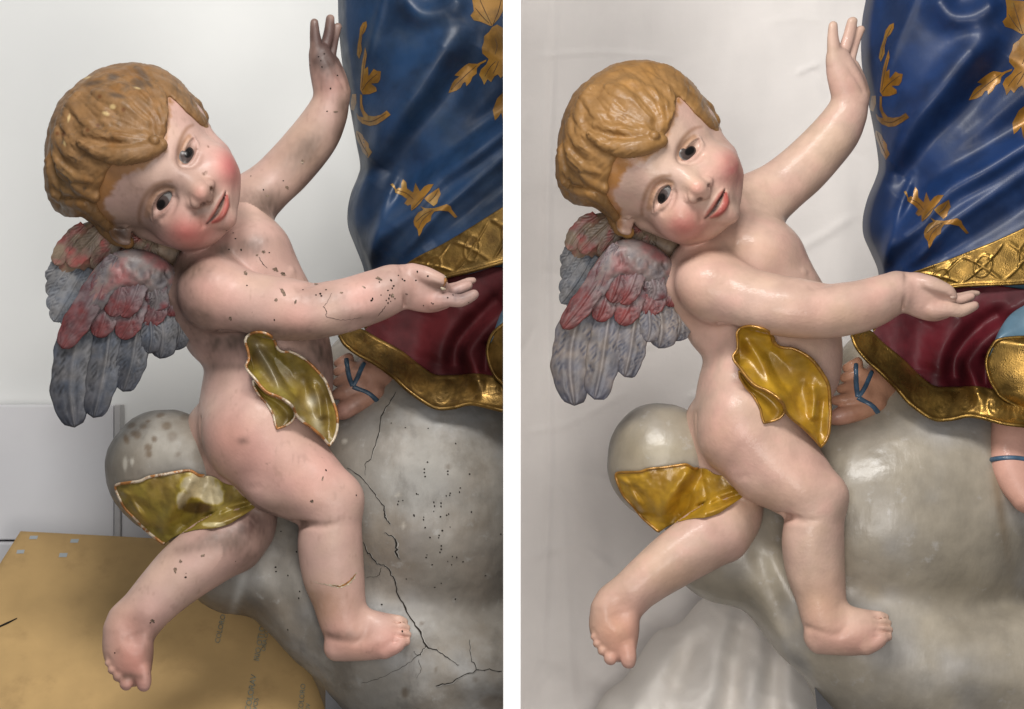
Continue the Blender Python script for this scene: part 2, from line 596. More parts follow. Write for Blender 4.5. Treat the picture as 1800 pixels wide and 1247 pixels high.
M['gold_L'] = make_mat('aged_gold_leaf', color=(.18, .105, .026), rough=.40, metallic=.75, var=(25, .55, 1.3), rough_var=(60, .12),
                       mottles=[(40, (.07, .036, .010), .50, .70, .7)], bumps=[(420, .2, .0010, 'v'), (40, .2, .003)])
M['gold_R'] = make_mat('restored_gold_leaf', color=(.22, .13, .03), rough=.34, metallic=.8, var=(25, .6, 1.3), rough_var=(60, .1),
                       mottles=[(40, (.09, .045, .010), .52, .72, .6)], bumps=[(420, .22, .0010, 'v'), (40, .2, .003)])
M['ornament_L'] = make_mat('aged_gold_ornament', color=(.20, .098, .014), rough=.45, metallic=.3, var=(30, .6, 1.35), mottles=[(22, (.22, .15, .045), .5, .7, .6)], bumps=[(90, .3, .001, (1, 1, .25, -.3))])
M['ornament_R'] = make_mat('restored_gold_ornament', color=(.21, .095, .010), rough=.40, metallic=.35, coat=.15, var=(30, .6, 1.35), mottles=[(22, (.24, .15, .04), .5, .7, .6)], bumps=[(90, .3, .001, (1, 1, .25, -.3))])
M['vein'] = make_mat('engraved_line', color=(.06, .028, .008), rough=.6)
M['red_L'] = make_mat('aged_red_dress', color=(.060, .007, .009), rough=.62, spec=.2, coat=.0, coat_rough=.3, var=(14, .6, 1.3), bumps=[(40, .2, .003)])
M['red_R'] = make_mat('restored_red_dress', color=(.078, .006, .011), rough=.55, spec=.25, coat=.06, coat_rough=.18, var=(14, .6, 1.3), bumps=[(40, .2, .003)])
M['lining_L'] = make_mat('aged_blue_lining', color=(.06, .11, .15), rough=.5, var=(20, .7, 1.2))
M['lining_R'] = make_mat('restored_blue_lining', color=(.085, .16, .22), rough=.4, coat=.3, var=(20, .8, 1.15))
M['strap_L'] = make_mat('aged_blue_strap', color=(.028, .055, .085), rough=.5, var=(60, .7, 1.2))
M['strap_R'] = make_mat('restored_blue_strap', color=(.05, .10, .16), rough=.38, coat=.3, var=(60, .7, 1.2))
M['hole'] = make_mat('dark_wormhole', color=(.012, .009, .007), rough=.9, spec=.1)
M['crack'] = make_mat('dark_crack', color=(.022, .019, .016), rough=.95, spec=.1)
M['chip'] = make_mat('bare_gesso', color=(.50, .42, .30), rough=.8, var=(80, .6, 1.2), bumps=[(200, .5, .002)])
M['loss'] = make_mat('lost_paint', color=(.15, .10, .07), rough=.8, var=(200, .5, 1.5), mottles=[(160, (.36, .29, .22), .58, .66, .8)])
M['lip'] = make_mat('lifted_paint_edge', color=(.27, .255, .23), rough=.6, var=(90, .6, 1.2))
M['wood'] = make_mat('bare_wood', color=(.30, .13, .035), rough=.7, var=(150, .4, 1.4), bumps=[(200, .6, .002)])
M['wall'] = make_mat('white_wall_paint', color=(.71, .715, .70), rough=.7, var=(2.5, .97, 1.03), bumps=[(220, .05, .001)])
M['panel'] = make_mat('pale_grey_panel', color=(.70, .695, .71), rough=.55, var=(3, .94, 1.04), bumps=[(200, .04, .001)])
M['panel_edge'] = make_mat('grey_panel_edge', color=(.50, .49, .485), rough=.6, var=(8, .9, 1.1))
M['gap_dark'] = make_mat('dark_gap', color=(.06, .055, .05), rough=.7, var=(8, .8, 1.2))  # dark tone of the gap under the wall panel
M['card'] = make_mat('brown_cardboard', color=(.45, .295, .125), rough=.72, spec=.3, var=(5, .86, 1.1),
                     mottles=[(9, (.25, .155, .065), .52, .76, .5), (40, (.22, .12, .05), .70, .78, .35)], bumps=[(60, .08, .001), (160, .06, .0006)])
M['ink'] = make_mat('faded_teal_ink', color=(.17, .20, .165), rough=.7, var=(120, .6, 1.5), mottles=[(90, (.30, .20, .09), .58, .66, .5)])
M['sticker'] = make_mat('pale_blue_mark', color=(.34, .37, .38), rough=.6)
M['sheet'] = make_mat('lilac_white_cotton', color=(.87, .825, .79), rough=.85, sheen=.1, var=(3, .93, 1.05), spec=.2,
                      bumps=[(900, .35, .0006), (9, .35, .010, (1, 1, .35)), (16, .35, .006, (.35, 1, 1.0, .7)), (45, .25, .002, (.5, 1, 1.2))])
M['white_cloth'] = make_mat('bright_white_cotton', color=(.90, .85, .79), rough=1.0, spec=.05, bumps=[(900, .3, .0006), (30, .3, .005), (60, .2, .002, (.5, 1, 1.2))])
M['divider'] = make_mat('white_lacquer', color=(.90, .90, .90), rough=.6, var=(4, .99, 1.0))
M['plinth'] = make_mat('dark_grey_plinth', color=(.055, .055, .06), rough=.45, var=(12, .7, 1.3), bumps=[(80, .1, .002)])
# ------------------------------------------------------------------ cherub: flesh
EX = A([0.485, -0.875, 0.0]); EY = A([0.875, 0.485, 0.0])
def face_axes():
    return np.stack([EY, EX, [0, 0, 1]])
NEAR_EYE = A([285.5, 360.5]); FAR_EYE = A([333.0, 267.5])
# eyelid outlines (picture plane), upper then lower
NE_UP = [(303, 337), (291, 337.5), (279, 344.5), (270, 360), (267.5, 374), (269, 385)]
NE_LO = [(303, 337), (300.5, 351), (295.5, 362.5), (287, 372.5), (277, 380), (269, 385)]
FE_UP = [(322, 289), (322.5, 277), (325.5, 265), (330.5, 253), (335, 247), (339.5, 243)]
FE_LO = [(322, 289), (331, 288.5), (338.5, 281.5), (343.5, 271), (344.5, 256), (339.5, 243)]
BROW_N = [(301, 319), (286, 321), (271, 328), (258, 341), (249, 359), (244.5, 379), (246, 392)]
BROW_F = [(314, 279), (313, 265), (316.5, 250), (322, 236), (330, 225), (339, 220)]

def whole_thumb(s):
    v = SDF(); v.ops = list(s.ops)
    t = SDF().chain([(725, 478, 122, 15), (745, 483, 130, 15.5), (762, 489, 132, 14), (777, 495.5, 131, 12.5), (785, 502, 130, 10.5), (790, 507, 130, 8.5)], 8)
    v.ops[s.thumb_at:s.thumb_at + 2] = t.ops
    return v

def build_body():
    s = SDF()
    # torso
    s.chain([(432, 462, -4, 86), (440, 510, -4, 98), (458, 570, -2, 108), (474, 635, 0, 111), (468, 690, 0, 114), (452, 740, -8, 106)], 20, zs=0.86)
    s.ball(394, 764, -52, 70, 16)                      # far buttock
    s.ell((452, 758, 42), (99, 95, 92), 18)            # near buttock
    # buttock crease
    s.chain([(352, 740, 34, 3), (356, 775, 34, 7), (362, 810, 32, 8), (380, 842, 26, 9)], 10, sub=True)
    # near thigh, knee, shin
    s.chain([(458, 770, 42, 92), (516, 832, 62, 76.5), (553, 864, 78, 66), (584, 890, 84, 53)], 16)
    s.ball(600, 872, 94, 36, 22)
    s.chain([(583, 905, 84, 52), (580.5, 940, 78, 56), (581, 968, 74, 57), (586, 1010, 70, 54.5), (595, 1050, 70, 47.5), (603, 1088, 72, 43), (610, 1112, 74, 40)], 10)
    s.chain([(538, 922, 122, 2.5), (560, 926, 134, 3.5), (590, 922, 140, 2)], 9, sub=True)   # crease behind the knee
    s.chain([(521, 920, 84, 9), (529, 921, 98, 8), (541, 923, 117, 4.5), (556, 925, 132, 2.5)], 8, sub=True)
    s.ell((468, 862, 66), (40, 30, 40), 30, axes=[[.8, .6, 0], [-.6, .8, 0], [0, 0, 1]])
    # near foot
    s.chain([(592, 1140, 78, 23), (615, 1136, 80, 27), (650, 1128, 80, 33), (676, 1124, 78, 33), (694, 1118, 76, 26)], 12, zs=0.95)
    s.chain([(640, 1095, 76, 26), (668, 1104, 76, 28), (690, 1104, 72, 24)], 14)
    s.chain([(676, 1145, 92, 14), (694, 1138, 96, 12.5), (704, 1131, 96, 11)], 6)             # big toe
    for (x0, y0, x1, y1, x2, y2, r, z) in ((688, 1122, 703, 1124, 714, 1128, 8.6, 97), (690, 1110, 706, 1112, 716.5, 1116, 8.0, 94),
                                           (690, 1098, 705, 1099, 715, 1104, 7.6, 89), (688, 1087, 701, 1088, 711, 1093, 7.4, 82)):
        s.chain([(x0, y0, z - 4, r - 1), (x1, y1, z + 1, r - .6), (x2, y2, z - 4, r - .8)], 2.5)
    for (x0, y0, x1, y1, z) in ((690, 1130, 712, 1135, 104), (692, 1116, 717, 1121, 104), (692, 1104, 717, 1109, 100), (690, 1093, 714, 1098, 94)):
        s.chain([(x0, y0, z + 1, .8), ((x0 + x1) / 2, (y0 + y1) / 2, z - 2, 2.2), (x1, y1, z - 8, 2.2)], 2.5, sub=True)
    s.chain([(572, 1120, 96, 3), (590, 1126, 112, 4), (612, 1131, 118, 4), (632, 1128, 114, 3.2), (644, 1112, 112, 2.6), (647, 1092, 110, 2), (645, 1074, 104, 1.2)], 9, sub=True)
    # far leg
    s.chain([(405, 800, -40, 66), (428, 880, -20, 58), (432, 925, 0, 53), (408, 951, 20, 56)], 14)
    s.chain([(408, 951, 20, 56), (372, 970, 36, 57.5), (326, 1003, 46, 54), (288, 1038, 54, 48), (254, 1074, 60, 43.5)], 10)
    s.ball(217, 1090, 66, 29, 16)                       # heel
    s.chain([(242, 1090, 62, 39), (229, 1122, 70, 42), (227, 1148, 70, 43), (231, 1172, 68, 36)], 14, zs=0.8)
    s.chain([(205, 1110, 74, 24), (203, 1140, 74, 21), (208, 1160, 72, 18)], 12)
    s.chain([(236, 1120, 112, 15), (226, 1095, 116, 8)], 22, sub=True)                      # sole hollow
    s.chain([(250, 1178, 82, 15), (252, 1195, 86, 14.5), (252.5, 1204, 86, 12.5)], 6)         # big toe
    for (x0, y0, x1, y1, r) in ((229, 1186, 221.5, 1203, 11.5), (215, 1178, 207, 1190, 9), (205, 1170, 197, 1178, 8), (197, 1160, 190.5, 1166, 6.5)):
        s.chain([(x0, y0, 76, r), (x1, y1, 84, r)], 3)
    s.chain([(240, 1203, 100, 2.2), (243, 1192, 102, 3), (236, 1187, 106, 3), (221, 1186, 104, 2.6), (206, 1176, 102, 2.4), (196, 1165, 98, 2.2), (187, 1154, 92, 2)], 5, sub=True)
    s.chain([(243, 1190, 106, 2), (256, 1184, 108, 2), (263, 1178, 104, 1.5)], 6, sub=True)
    # near arm
    s.chain([(384, 520, 92, 64), (430, 531, 110, 56), (470, 539, 122, 55.5), (502, 544, 130, 55.5), (548, 547, 134, 50.5), (603, 538, 130, 47.5), (660, 520, 122, 45.5), (688, 508, 116, 41)], 14)
    s.ell((372, 512, 88), (58, 58, 62), 24)
    s.chain([(688, 508, 116, 40), (706, 503, 112, 37)], 8, zs=0.95)
    s.chain([(716, 504, 112, 37.5), (738, 508, 108, 40), (757, 515, 104, 35), (776, 523, 100, 22)], 7, zs=0.72)
    s.chain([(530, 503, 168, 2), (548, 496, 150, 4), (556, 494, 138, 4)], 14, sub=True)       # elbow crease above
    # hand
    s.thumb_at = len(s.ops)
    s.chain([(725, 478, 122, 15), (745, 483, 130, 15.5), (762, 489, 132, 14), (777, 495.5, 131, 12.5), (781, 497.5, 131, 11.5)], 8)
    s.ell((791, 497, 134), (11, 17, 18), 1, sub=True)
    s.chain([(734, 497, 154, 3), (752, 503, 150, 6), (772, 509.5, 142, 7), (792, 514, 132, 5)], 6, sub=True)   # gap below the thumb
    s.chain([(762, 528, 118, 18), (788, 527, 124, 13), (808, 529, 122, 11.5), (824, 523, 118, 10.5), (833, 518, 116, 9)], 6)
    s.chain([(770, 520, 96, 14), (794, 514, 94, 11), (812, 507, 92, 11), (822, 502, 90, 9)], 6)
    s.chain([(778, 512, 74, 12), (802, 505, 70, 9), (822, 496, 66, 7.5), (832, 493, 64, 5.5)], 5)
    s.chain([(704, 463, 118, 1.2), (711, 490, 157, 2.2), (713, 512, 156, 2.2), (709, 536, 130, 2.0)], 9, sub=True)   # wrist crease
    # far arm
    s.chain([(426, 366, -62, 54), (471, 329, -78, 45), (508, 294, -84, 44.5), (550, 244, -84, 43), (572, 206, -80, 37.5), (583, 176, -78, 31.5)], 16)
    s.chain([(583, 166, -74, 31), (578, 145, -70, 30), (569, 118, -66, 25.5), (563, 96, -64, 20)], 6, zs=0.8)
    s.chain([(604, 160, -84, 12), (597, 135, -86, 12), (588, 108, -84, 9)], 8)
    s.chain([(557, 100, -62, 13), (556, 80, -60, 11.5), (553.5, 60, -58, 9.2), (552.5, 40, -57, 7.4)], 4)
    s.chain([(567, 98, -72, 10), (573, 78, -76, 10), (578, 58, -78, 9.4), (580.5, 33, -78, 7.8)], 3)
    s.chain([(582, 104, -80, 8), (586, 88, -84, 6.6), (588, 70, -86, 7.6), (591, 58, -86, 7.2), (594, 47, -86, 7)], 3)
    s.chain([(550, 161, -46, 2), (568, 167, -36, 3), (586, 170, -36, 3), (606, 168, -48, 2.4)], 7, sub=True)
    s.chain([(571, 96, -44, 2.4), (582, 112, -46, 3), (594, 132, -50, 3), (606, 156, -56, 2)], 6, sub=True)
    # shoulders, chest
    s.chain([(374, 458, 48, 42), (398, 446, 4, 54), (424, 402, -36, 54)], 26)
    s.ell((448, 444, 20), (54, 58, 60), 22)
    s.chain([(452, 452, 92, 2), (463, 466, 96, 4.5), (473, 473, 94, 4.5), (498, 480, 92, 3)], 9, sub=True)    # armpit fold
    s.chain([(470, 481, 112, 2), (500, 487, 110, 4), (522, 492, 100, 4), (540, 498, 84, 4)], 10, sub=True)
    s.ball(511, 478, 40, 6, 7)
    # waist roll
    s.chain([(364, 640, 52, 2), (388, 642, 78, 3.5), (420, 645, 92, 3.5), (452, 644, 98, 2)], 11, sub=True)
    s.chain([(376, 566, 96, 3), (405, 586, 112, 6), (440, 594, 112, 6), (480, 600, 104, 4)], 14, sub=True)    # armpit underside
    # back towards the wings
    s.chain([(350, 478, 40, 46), (360, 530, 30, 56), (380, 585, 14, 58)], 24)
    s.chain([(300, 512, 30, 36), (330, 520, 30, 44), (352, 545, 24, 50)], 20)
    # buttock dimple, thigh fold
    s.chain([(405, 858, 92, 2), (432, 862, 110, 4), (452, 858, 122, 2)], 12, sub=True)
    # neck and head
    s.chain([(398, 434, -26, 58), (356, 398, -16, 60), (310, 360, 6, 66)], 10)
    s.ell((226, 262, 58), (139, 140, 142), 10, axes=face_axes())
    s.ell((312, 323, 88), (108, 93, 104), 26, axes=face_axes())
    s.ell((262, 280, 92), (92, 96, 98), 20, axes=face_axes())        # forehead
    s.ell((322, 386, 118), (54, 52, 66), 22)                          # near cheek
    s.ell((373, 300, 116), (43, 47, 58), 22)                          # far cheek
    s.chain([(400, 312, 96, 17), (400, 345, 104, 17), (397, 372, 112, 18)], 22)
    s.chain([(390, 388, 112, 20), (362, 405, 108, 27), (332, 402, 108, 32)], 16)
    s.ball(396, 383, 128, 20, 10)                                     # chin
    s.ell((375, 363, 142), (28, 34, 28), 22, axes=face_axes())        # mouth mound
    s.chain([(330, 424, 76, 12), (290, 412, 66, 18), (255, 400, 56, 20)], 24)
    s.chain([(330, 215, 60, 28), (350, 240, 66, 22), (376, 272, 74, 25)], 24)
    z = s.zfront
    # nose
    zb = z(316, 309)
    s.chain([(300, 301, zb - 24, 17), (318, 311, zb - 15, 15), (335, 323, zb - 7, 15.5), (352.5, 337.5, zb + 1, 19)], 16)
    s.ball(341.5, 356.5, z(341.5, 356.5) - 2, 12, 8)
    s.ball(368.5, 325.5, z(368.5, 325.5) - 2, 9.5, 8)
    s.ball(364, 348, zb - 6, 10, 9)
    s.chain([(331, 351, z(331, 351) + 1, 1.5), (335.5, 366, z(335.5, 366) + 1, 2.4), (347, 370, z(347, 370) + 1, 1.8)], 5, sub=True)
    s.ell((356.5, 359.5, z(356.5, 359.5)), (5, 4, 7), 2.5, sub=True, axes=face_axes())
    s.ell((372, 333.5, z(372, 333.5)), (3, 4, 7), 2.5, sub=True, axes=face_axes())
    # eye sockets, brows
    zn = z(*NEAR_EYE); zf = z(*FAR_EYE); s.zn = zn; s.zf = zf
    def nrm(x, y, zz):
        e = 1.5
        P = A([[x + e, y, zz], [x - e, y, zz], [x, y + e, zz], [x, y - e, zz], [x, y, zz + e], [x, y, zz - e]], float)
        d = s.eval(P); g = A([d[0] - d[1], d[2] - d[3], d[4] - d[5]]); return g / np.linalg.norm(g)
    s.nn = nrm(*NEAR_EYE, zn); s.nf = nrm(*FAR_EYE, zf)
    s.ell((285, 359, zn + 6), (20, 32, 11), 16, sub=True, axes=face_axes())
    s.ell((333, 268, zf + 7), (17, 30, 11), 16, sub=True, axes=face_axes())
    # openings of the eyes
    mid_n = crom((A(NE_UP) + A(NE_LO)) / 2, 2); hw_n = np.interp(np.linspace(0, 1, len(mid_n)), [0, .2, .45, .7, 1], [.5, 6.6, 9.2, 7.2, .5])
    mid_f = crom((A(FE_UP) + A(FE_LO)) / 2, 2); hw_f = np.interp(np.linspace(0, 1, len(mid_f)), [0, .2, .5, .8, 1], [.5, 5.8, 8.2, 5.2, .5])
    # lids: raised rims
    for up, lo, c, zz in ((NE_UP, NE_LO, NEAR_EYE, zn), (FE_UP, FE_LO, FAR_EYE, zf)):
        for cv, off, r in ((up, 2.2, 3.2), (lo, 2.6, 3.8)):
            pts = []
            m = len(cv)
            for i, p in enumerate(cv):
                v = A(p) - c; v = v / np.hypot(*v)
                q = A(p) + v * off
                pts.append((q[0], q[1], z(q[0], q[1]) - 1.2, r * (0.55 if i in (0, m - 1) else 1)))
            s.chain(pts, 4)
    s.chain([(p[0] - 5.5, p[1] - 5.5, z(p[0] - 5.5, p[1] - 5.5) + .6, 1.8) for p in NE_UP[1:5]], 4, sub=True)
    s.chain([(p[0] - 4.5, p[1] - 2, z(p[0] - 4.5, p[1] - 2) + .6, 1.6) for p in FE_UP[1:5]], 4, sub=True)
    s.chain([(x, y, zn - 5, r) for (x, y), r in zip(mid_n, hw_n)], 1.5, sub=True, zs=1.5)
    s.chain([(x, y, zf - 5, r) for (x, y), r in zip(mid_f, hw_f)], 1.5, sub=True, zs=1.5)
    # groove under the eyes
    s.chain([(x, y, z(x, y) + 1, 2.2) for x, y in ((309, 350), (304, 366), (295, 378), (284, 386))], 9, sub=True)
    s.chain([(x, y, z(x, y) + 1, 2.0) for x, y in ((336, 293), (346, 286), (351, 274))], 9, sub=True)
    # philtrum, lips
    zm = z(382, 366) - 2.5
    s.chain([(364, 391, z(364, 391) - 1, 3.0), (371, 379, zm - 1, 4.2), (378, 368.5, zm + 1, 4.6), (381, 364, zm + .5, 4.0), (386, 354, zm + .5, 4.4), (394, 340, z(394, 340) - 1, 2.6)], 5)
    s.chain([(372, 391, z(372, 391) - 2, 3.0), (383, 384.5, zm, 5.6), (391.5, 374, zm + 2, 6.8), (397, 360, zm - 1, 6.0), (398.5, 346, zm - 10, 3.4)], 5)
    s.chain([(363, 393, z(365, 391) + 1, 1.5), (372.5, 386, zm + 1, 2.6), (381, 375, zm + 3, 3.6), (387.5, 362, zm + 2, 3.4), (392.5, 350, zm - 3, 2.6), (396, 338, zm - 9, 1.4)], 2.0, sub=True)
    s.chain([(388, 395, z(388, 395) + 2, 2), (398, 382, z(398, 382) + 2, 3.5), (404, 368, z(404, 368) + 2, 3)], 7, sub=True)
    s.chain([(359, 398, z(359, 398) + 2, 3), (357, 386, z(357, 386) + 2, 2)], 8, sub=True)
    # near ear
    s.chain([(224, 425, 84, 6), (212, 423, 86, 6.5), (200, 412, 84, 6.5), (198, 400, 82, 6.5), (207, 394, 88, 6), (220, 398, 96, 5)], 5)
    s.ell((214, 412, 78), (17, 14, 10), 8)
    return s

def build_hair():
    s = SDF()
    s.ell((224, 259, 56), (146, 147, 150), 8, axes=face_axes())
    s.chain([(296, 160, 40, 22), (318, 178, 26, 20), (340, 203, 18, 18), (352, 222, 14, 13), (360, 231, 12, 8)], 12)
    s.ball(338, 187, 18, 16, 6); s.ball(353, 207, 18, 13, 4); s.ball(361.5, 227, 18, 9.5, 3)
    poly = A([(299, 172), (293, 209), (292, 240), (291, 260), (278, 275), (246, 284), (203, 286), (188, 300), (178, 326), (170, 350), (176, 372), (192, 388), (200, 404), (225, 418), (262, 430), (270, 445), (470, 445), (470, 250), (372, 246), (340, 212), (318, 191)], float)
    def region(P):
        x, y = P[:, 0], P[:, 1]
        d = np.full(len(P), 1e9); ins = np.zeros(len(P), bool)
        for (ax, ay), (bx, by) in zip(poly, np.roll(poly, -1, 0)):
            ex, ey = bx - ax, by - ay
            t = np.clip(((x - ax) * ex + (y - ay) * ey) / (ex * ex + ey * ey), 0, 1)
            d = np.minimum(d, (x - ax - t * ex) ** 2 + (y - ay - t * ey) ** 2)
            c = (ay > y) != (by > y)
            ins ^= c & (x < (bx - ax) * (y - ay) / (by - ay + 1e-12) + ax)
        d = np.sqrt(d)
        d = np.where(ins, -d, d)
        return np.maximum(d, 34 - P[:, 2])
    s.fn(region, 13, sub=True)
    z = s.zfront
    def lock(pts, k=9, dz=0.0, sub=False, n=3):
        p = []
        for x, y, r in pts:
            zz = z(x, y)
            if zz is None:
                zz = 40
            p.append((x, y, zz + dz - (0 if sub else r * 0.45), r))
        s.chain(p, k, sub, n=n)
    lock([(140, 250, 7), (170, 265, 14), (205, 272, 18), (240, 269, 19), (264, 262, 18), (281, 256, 14)], 6, 9.0)
    s.ball(271, 247, z(271, 247) + 1, 10, 3)
    lock([(150, 232, 6), (190, 240, 12), (225, 244, 13), (256, 240, 9)], 8, 3)
    lock([(215, 150, 6), (255, 172, 11), (281, 200, 11), (284, 228, 8)], 10)
    lock([(170, 165, 6), (215, 185, 12), (255, 215, 10)], 12)
    lock([(88, 285, 10), (98, 330, 16), (112, 358, 17), (130, 366, 15), (152, 360, 10)], 12)
    lock([(120, 300, 6), (140, 330, 11), (165, 345, 9)], 10)
    lock([(150, 362, 9), (172, 380, 10), (190, 396, 9), (200, 412, 8)], 8)
    s.chain([(165, 372, 40, 16), (188, 400, 50, 16), (206, 418, 58, 13), (224, 427, 62, 8)], 8)
    lock([(105, 215, 6), (100, 255, 12), (110, 300, 12)], 14)
    lock([(135, 170, 5), (118, 210, 10), (125, 250, 9)], 14)
    guides = [[(250, 122), (285, 150), (298, 180), (292, 215)], [(215, 118), (262, 150), (286, 190), (286, 232)], [(182, 128), (235, 165), (275, 205), (280, 240)],
              [(152, 143), (205, 190), (255, 225), (274, 246)], [(127, 163), (170, 215), (220, 245), (262, 252)], [(107, 188), (140, 240), (190, 264), (248, 268)],
              [(93, 218), (115, 263), (155, 285), (200, 281)], [(85, 248), (98, 290), (130, 315), (175, 322)], [(83, 268), (92, 312), (115, 342), (160, 348)], [(84, 290), (91, 338), (106, 362), (138, 372)]]
    for gi, (f, t0, t1, r) in enumerate(((0.6, .3, .95, 7), (2.1, .35, .95, 8), (4.4, .1, .55, 8), (6.0, .1, .7, 9), (6.9, .2, .9, 9), (7.8, .1, .75, 9), (8.5, .3, 1, 9))):
        a0 = int(f); ff = f - a0
        g = crom(A(guides[a0], float) * (1 - ff) + A(guides[a0 + 1], float) * ff, 5)
        g = g[int(t0 * 15):int(t1 * 15) + 1]
        w = np.sin(np.linspace(.15, 3.0, len(g))) ** .7
        lock([(x, y, max(2.5, r * q)) for (x, y), q in zip(g, w)], 7, 1.2, n=1)
    G = A(guides, float)
    r2 = np.random.default_rng(5)
    curves = []
    for i in range(58):
        u = r2.uniform(0, len(G) - 1.001); a = int(u); f = u - a
        g = G[a] * (1 - f) + G[a + 1] * f
        g = crom(g, 5)
        t0 = r2.uniform(0, 0.45); t1 = t0 + r2.uniform(0.3, 0.6)
        g = g[int(t0 * 15):min(int(t1 * 15) + 2, 16)]
        if len(g) < 4:
            continue
        tt = np.linspace(0, 1, len(g))
        nrm = np.gradient(g, axis=0); nrm = np.c_[-nrm[:, 1], nrm[:, 0]] / (np.hypot(nrm[:, 0], nrm[:, 1])[:, None] + 1e-6)
        g = g + nrm * (np.sin(tt * r2.uniform(3, 7) + r2.uniform(0, 6)) * r2.uniform(1.0, 5.0))[:, None]
        curves.append((g, r2.uniform(0.9, 2.6), tt))
    allp = np.concatenate([c[0] for c in curves])
    zz = s.zfronts(allp)
    k = 0
    for g, r, tt in curves:
        zc = zz[k:k + len(g)]; k += len(g)
        if np.isnan(zc).any():
            continue
        w = np.sin(np.pi * np.clip(tt, 0.02, 0.98)) ** 0.5
        s.chain(np.c_[g, zc + 0.25 * r, r * w], 3.0, sub=True, n=1)
    return s

def eye_mesh(c3, gaze, rad, iris_r, iris_ax):
    """front cap of an eyeball with painted iris, statue space"""
    n, m = 40, 64
    c = c3[:2]; zc = c3[2]
    V = [(c[0], c[1], zc + rad)]
    for i in range(1, n + 1):
        th = 1.25 * i / n
        for j in range(m):
            ph = 2 * math.pi * j / m
            V.append((c[0] + rad * math.sin(th) * math.cos(ph), c[1] + rad * math.sin(th) * math.sin(ph), zc + rad * math.cos(th)))
    F = [[0, 1 + (j + 1) % m, 1 + j] for j in range(m)]
    for i in range(n - 1):
        for j in range(m):
            a = 1 + i * m + j; b = 1 + i * m + (j + 1) % m
            F.append([a, b, b + m, a + m])
    V = A(V)
    d = V[:, :2] - A(gaze)
    u = d @ EX[:2] / iris_ax[0]; v = d @ EY[:2] / iris_ax[1]
    r = np.sqrt(u * u + v * v) / iris_r
    col = np.empty((len(V), 3))
    white = A([0.14, 0.13, 0.125]); iris = A([0.062, 0.046, 0.042]); pup = A([0.008, 0.007, 0.007])
    t = np.clip((r - 0.95) / 0.1, 0, 1)[:, None]
    ir = np.clip((r - 0.45) / 0.15, 0, 1)[:, None]
    col = (pup * (1 - ir) + iris * ir) * (1 - t) + white * t
    return V, F, col
# ------------------------------------------------------------------ mesh helpers in statue space
def tube(pts, r, m=8, close=False, n=4):
    p = np.asarray(pts, float)
    p = crom(p, n, close)
    rr = np.full(len(p), float(r)) if np.isscalar(r) else np.interp(np.linspace(0, 1, len(p)), np.linspace(0, 1, len(r)), r)
    if close:
        t = np.roll(p, -1, 0) - np.roll(p, 1, 0)
    else:
        t = np.gradient(p, axis=0)
    t /= np.linalg.norm(t, axis=1)[:, None] + 1e-9
    up = A([0.13, 0.09, 1.0])
    a = np.cross(t, up); a /= np.linalg.norm(a, axis=1)[:, None] + 1e-9
    b = np.cross(t, a)
    V = []; F = []
    for j in range(m):
        ph = 2 * math.pi * j / m
        V.append(p + (a * math.cos(ph) + b * math.sin(ph)) * rr[:, None])
    V = np.stack(V, 1).reshape(-1, 3)
    k = len(p)
    for i in range(k if close else k - 1):
        i2 = (i + 1) % k
        for j in range(m):
            j2 = (j + 1) % m
            F.append([i * m + j, i2 * m + j, i2 * m + j2, i * m + j2])
    if not close:
        F.append(list(range(m))); F.append([(k - 1) * m + j for j in range(m)][::-1])
    return V, F
def grid_faces(nu, nv, off=0, flip=False):
    i, j = np.meshgrid(np.arange(nu - 1), np.arange(nv - 1), indexing='ij')
    a = (i * nv + j).ravel() + off
    q = np.stack([a, a + nv, a + nv + 1, a + 1], 1)
    return q[:, ::-1] if flip else q
def slab(top, nu, nv, thick):
    """closed shell from a front grid (nu x nv, statue space): front, back pushed away from the viewer, rim"""
    top = np.asarray(top, float)
    bot = top.copy(); bot[:, 2] -= thick
    V = np.vstack([top, bot])
    o = nu * nv
    f1 = grid_faces(nu, nv); f2 = grid_faces(nu, nv, o, True)
    ring = [i * nv for i in range(nu)] + [(nu - 1) * nv + j for j in range(1, nv)] + [i * nv + nv - 1 for i in range(nu - 2, -1, -1)] + [j for j in range(nv - 2, 0, -1)]
    ring = A(ring)
    r2 = np.roll(ring, -1)
    side = np.stack([ring, ring + o, r2 + o, r2], 1)
    return V, np.vstack([f1, f2, side])
def orient(V, F, ref):
    """make sure front faces look at the viewer (+z) when mapped; ref unused"""
    return V, F
def polydist(P, line):
    """distance of 2D points to a polyline, and parameter 0..1 along it"""
    line = np.asarray(line, float)
    best = np.full(len(P), 1e9); par = np.zeros(len(P))
    n = len(line) - 1
    for i in range(n):
        a, b = line[i, :2], line[i + 1, :2]
        e = b - a
        t = np.clip(((P - a) @ e) / (e @ e + 1e-9), 0, 1)
        d = np.hypot(*(P - a - t[:, None] * e).T)
        m = d < best
        best[m] = d[m]; par[m] = (i + t[m]) / n
    return best, par
def inpoly(P, poly):
    x, y = P[:, 0], P[:, 1]
    ins = np.zeros(len(P), bool)
    poly = np.asarray(poly, float)
    for (ax, ay), (bx, by) in zip(poly, np.roll(poly, -1, 0)):
        c = (ay > y) != (by > y)
        ins ^= c & (x < (bx - ax) * (y - ay) / (by - ay + 1e-12) + ax)
    return ins

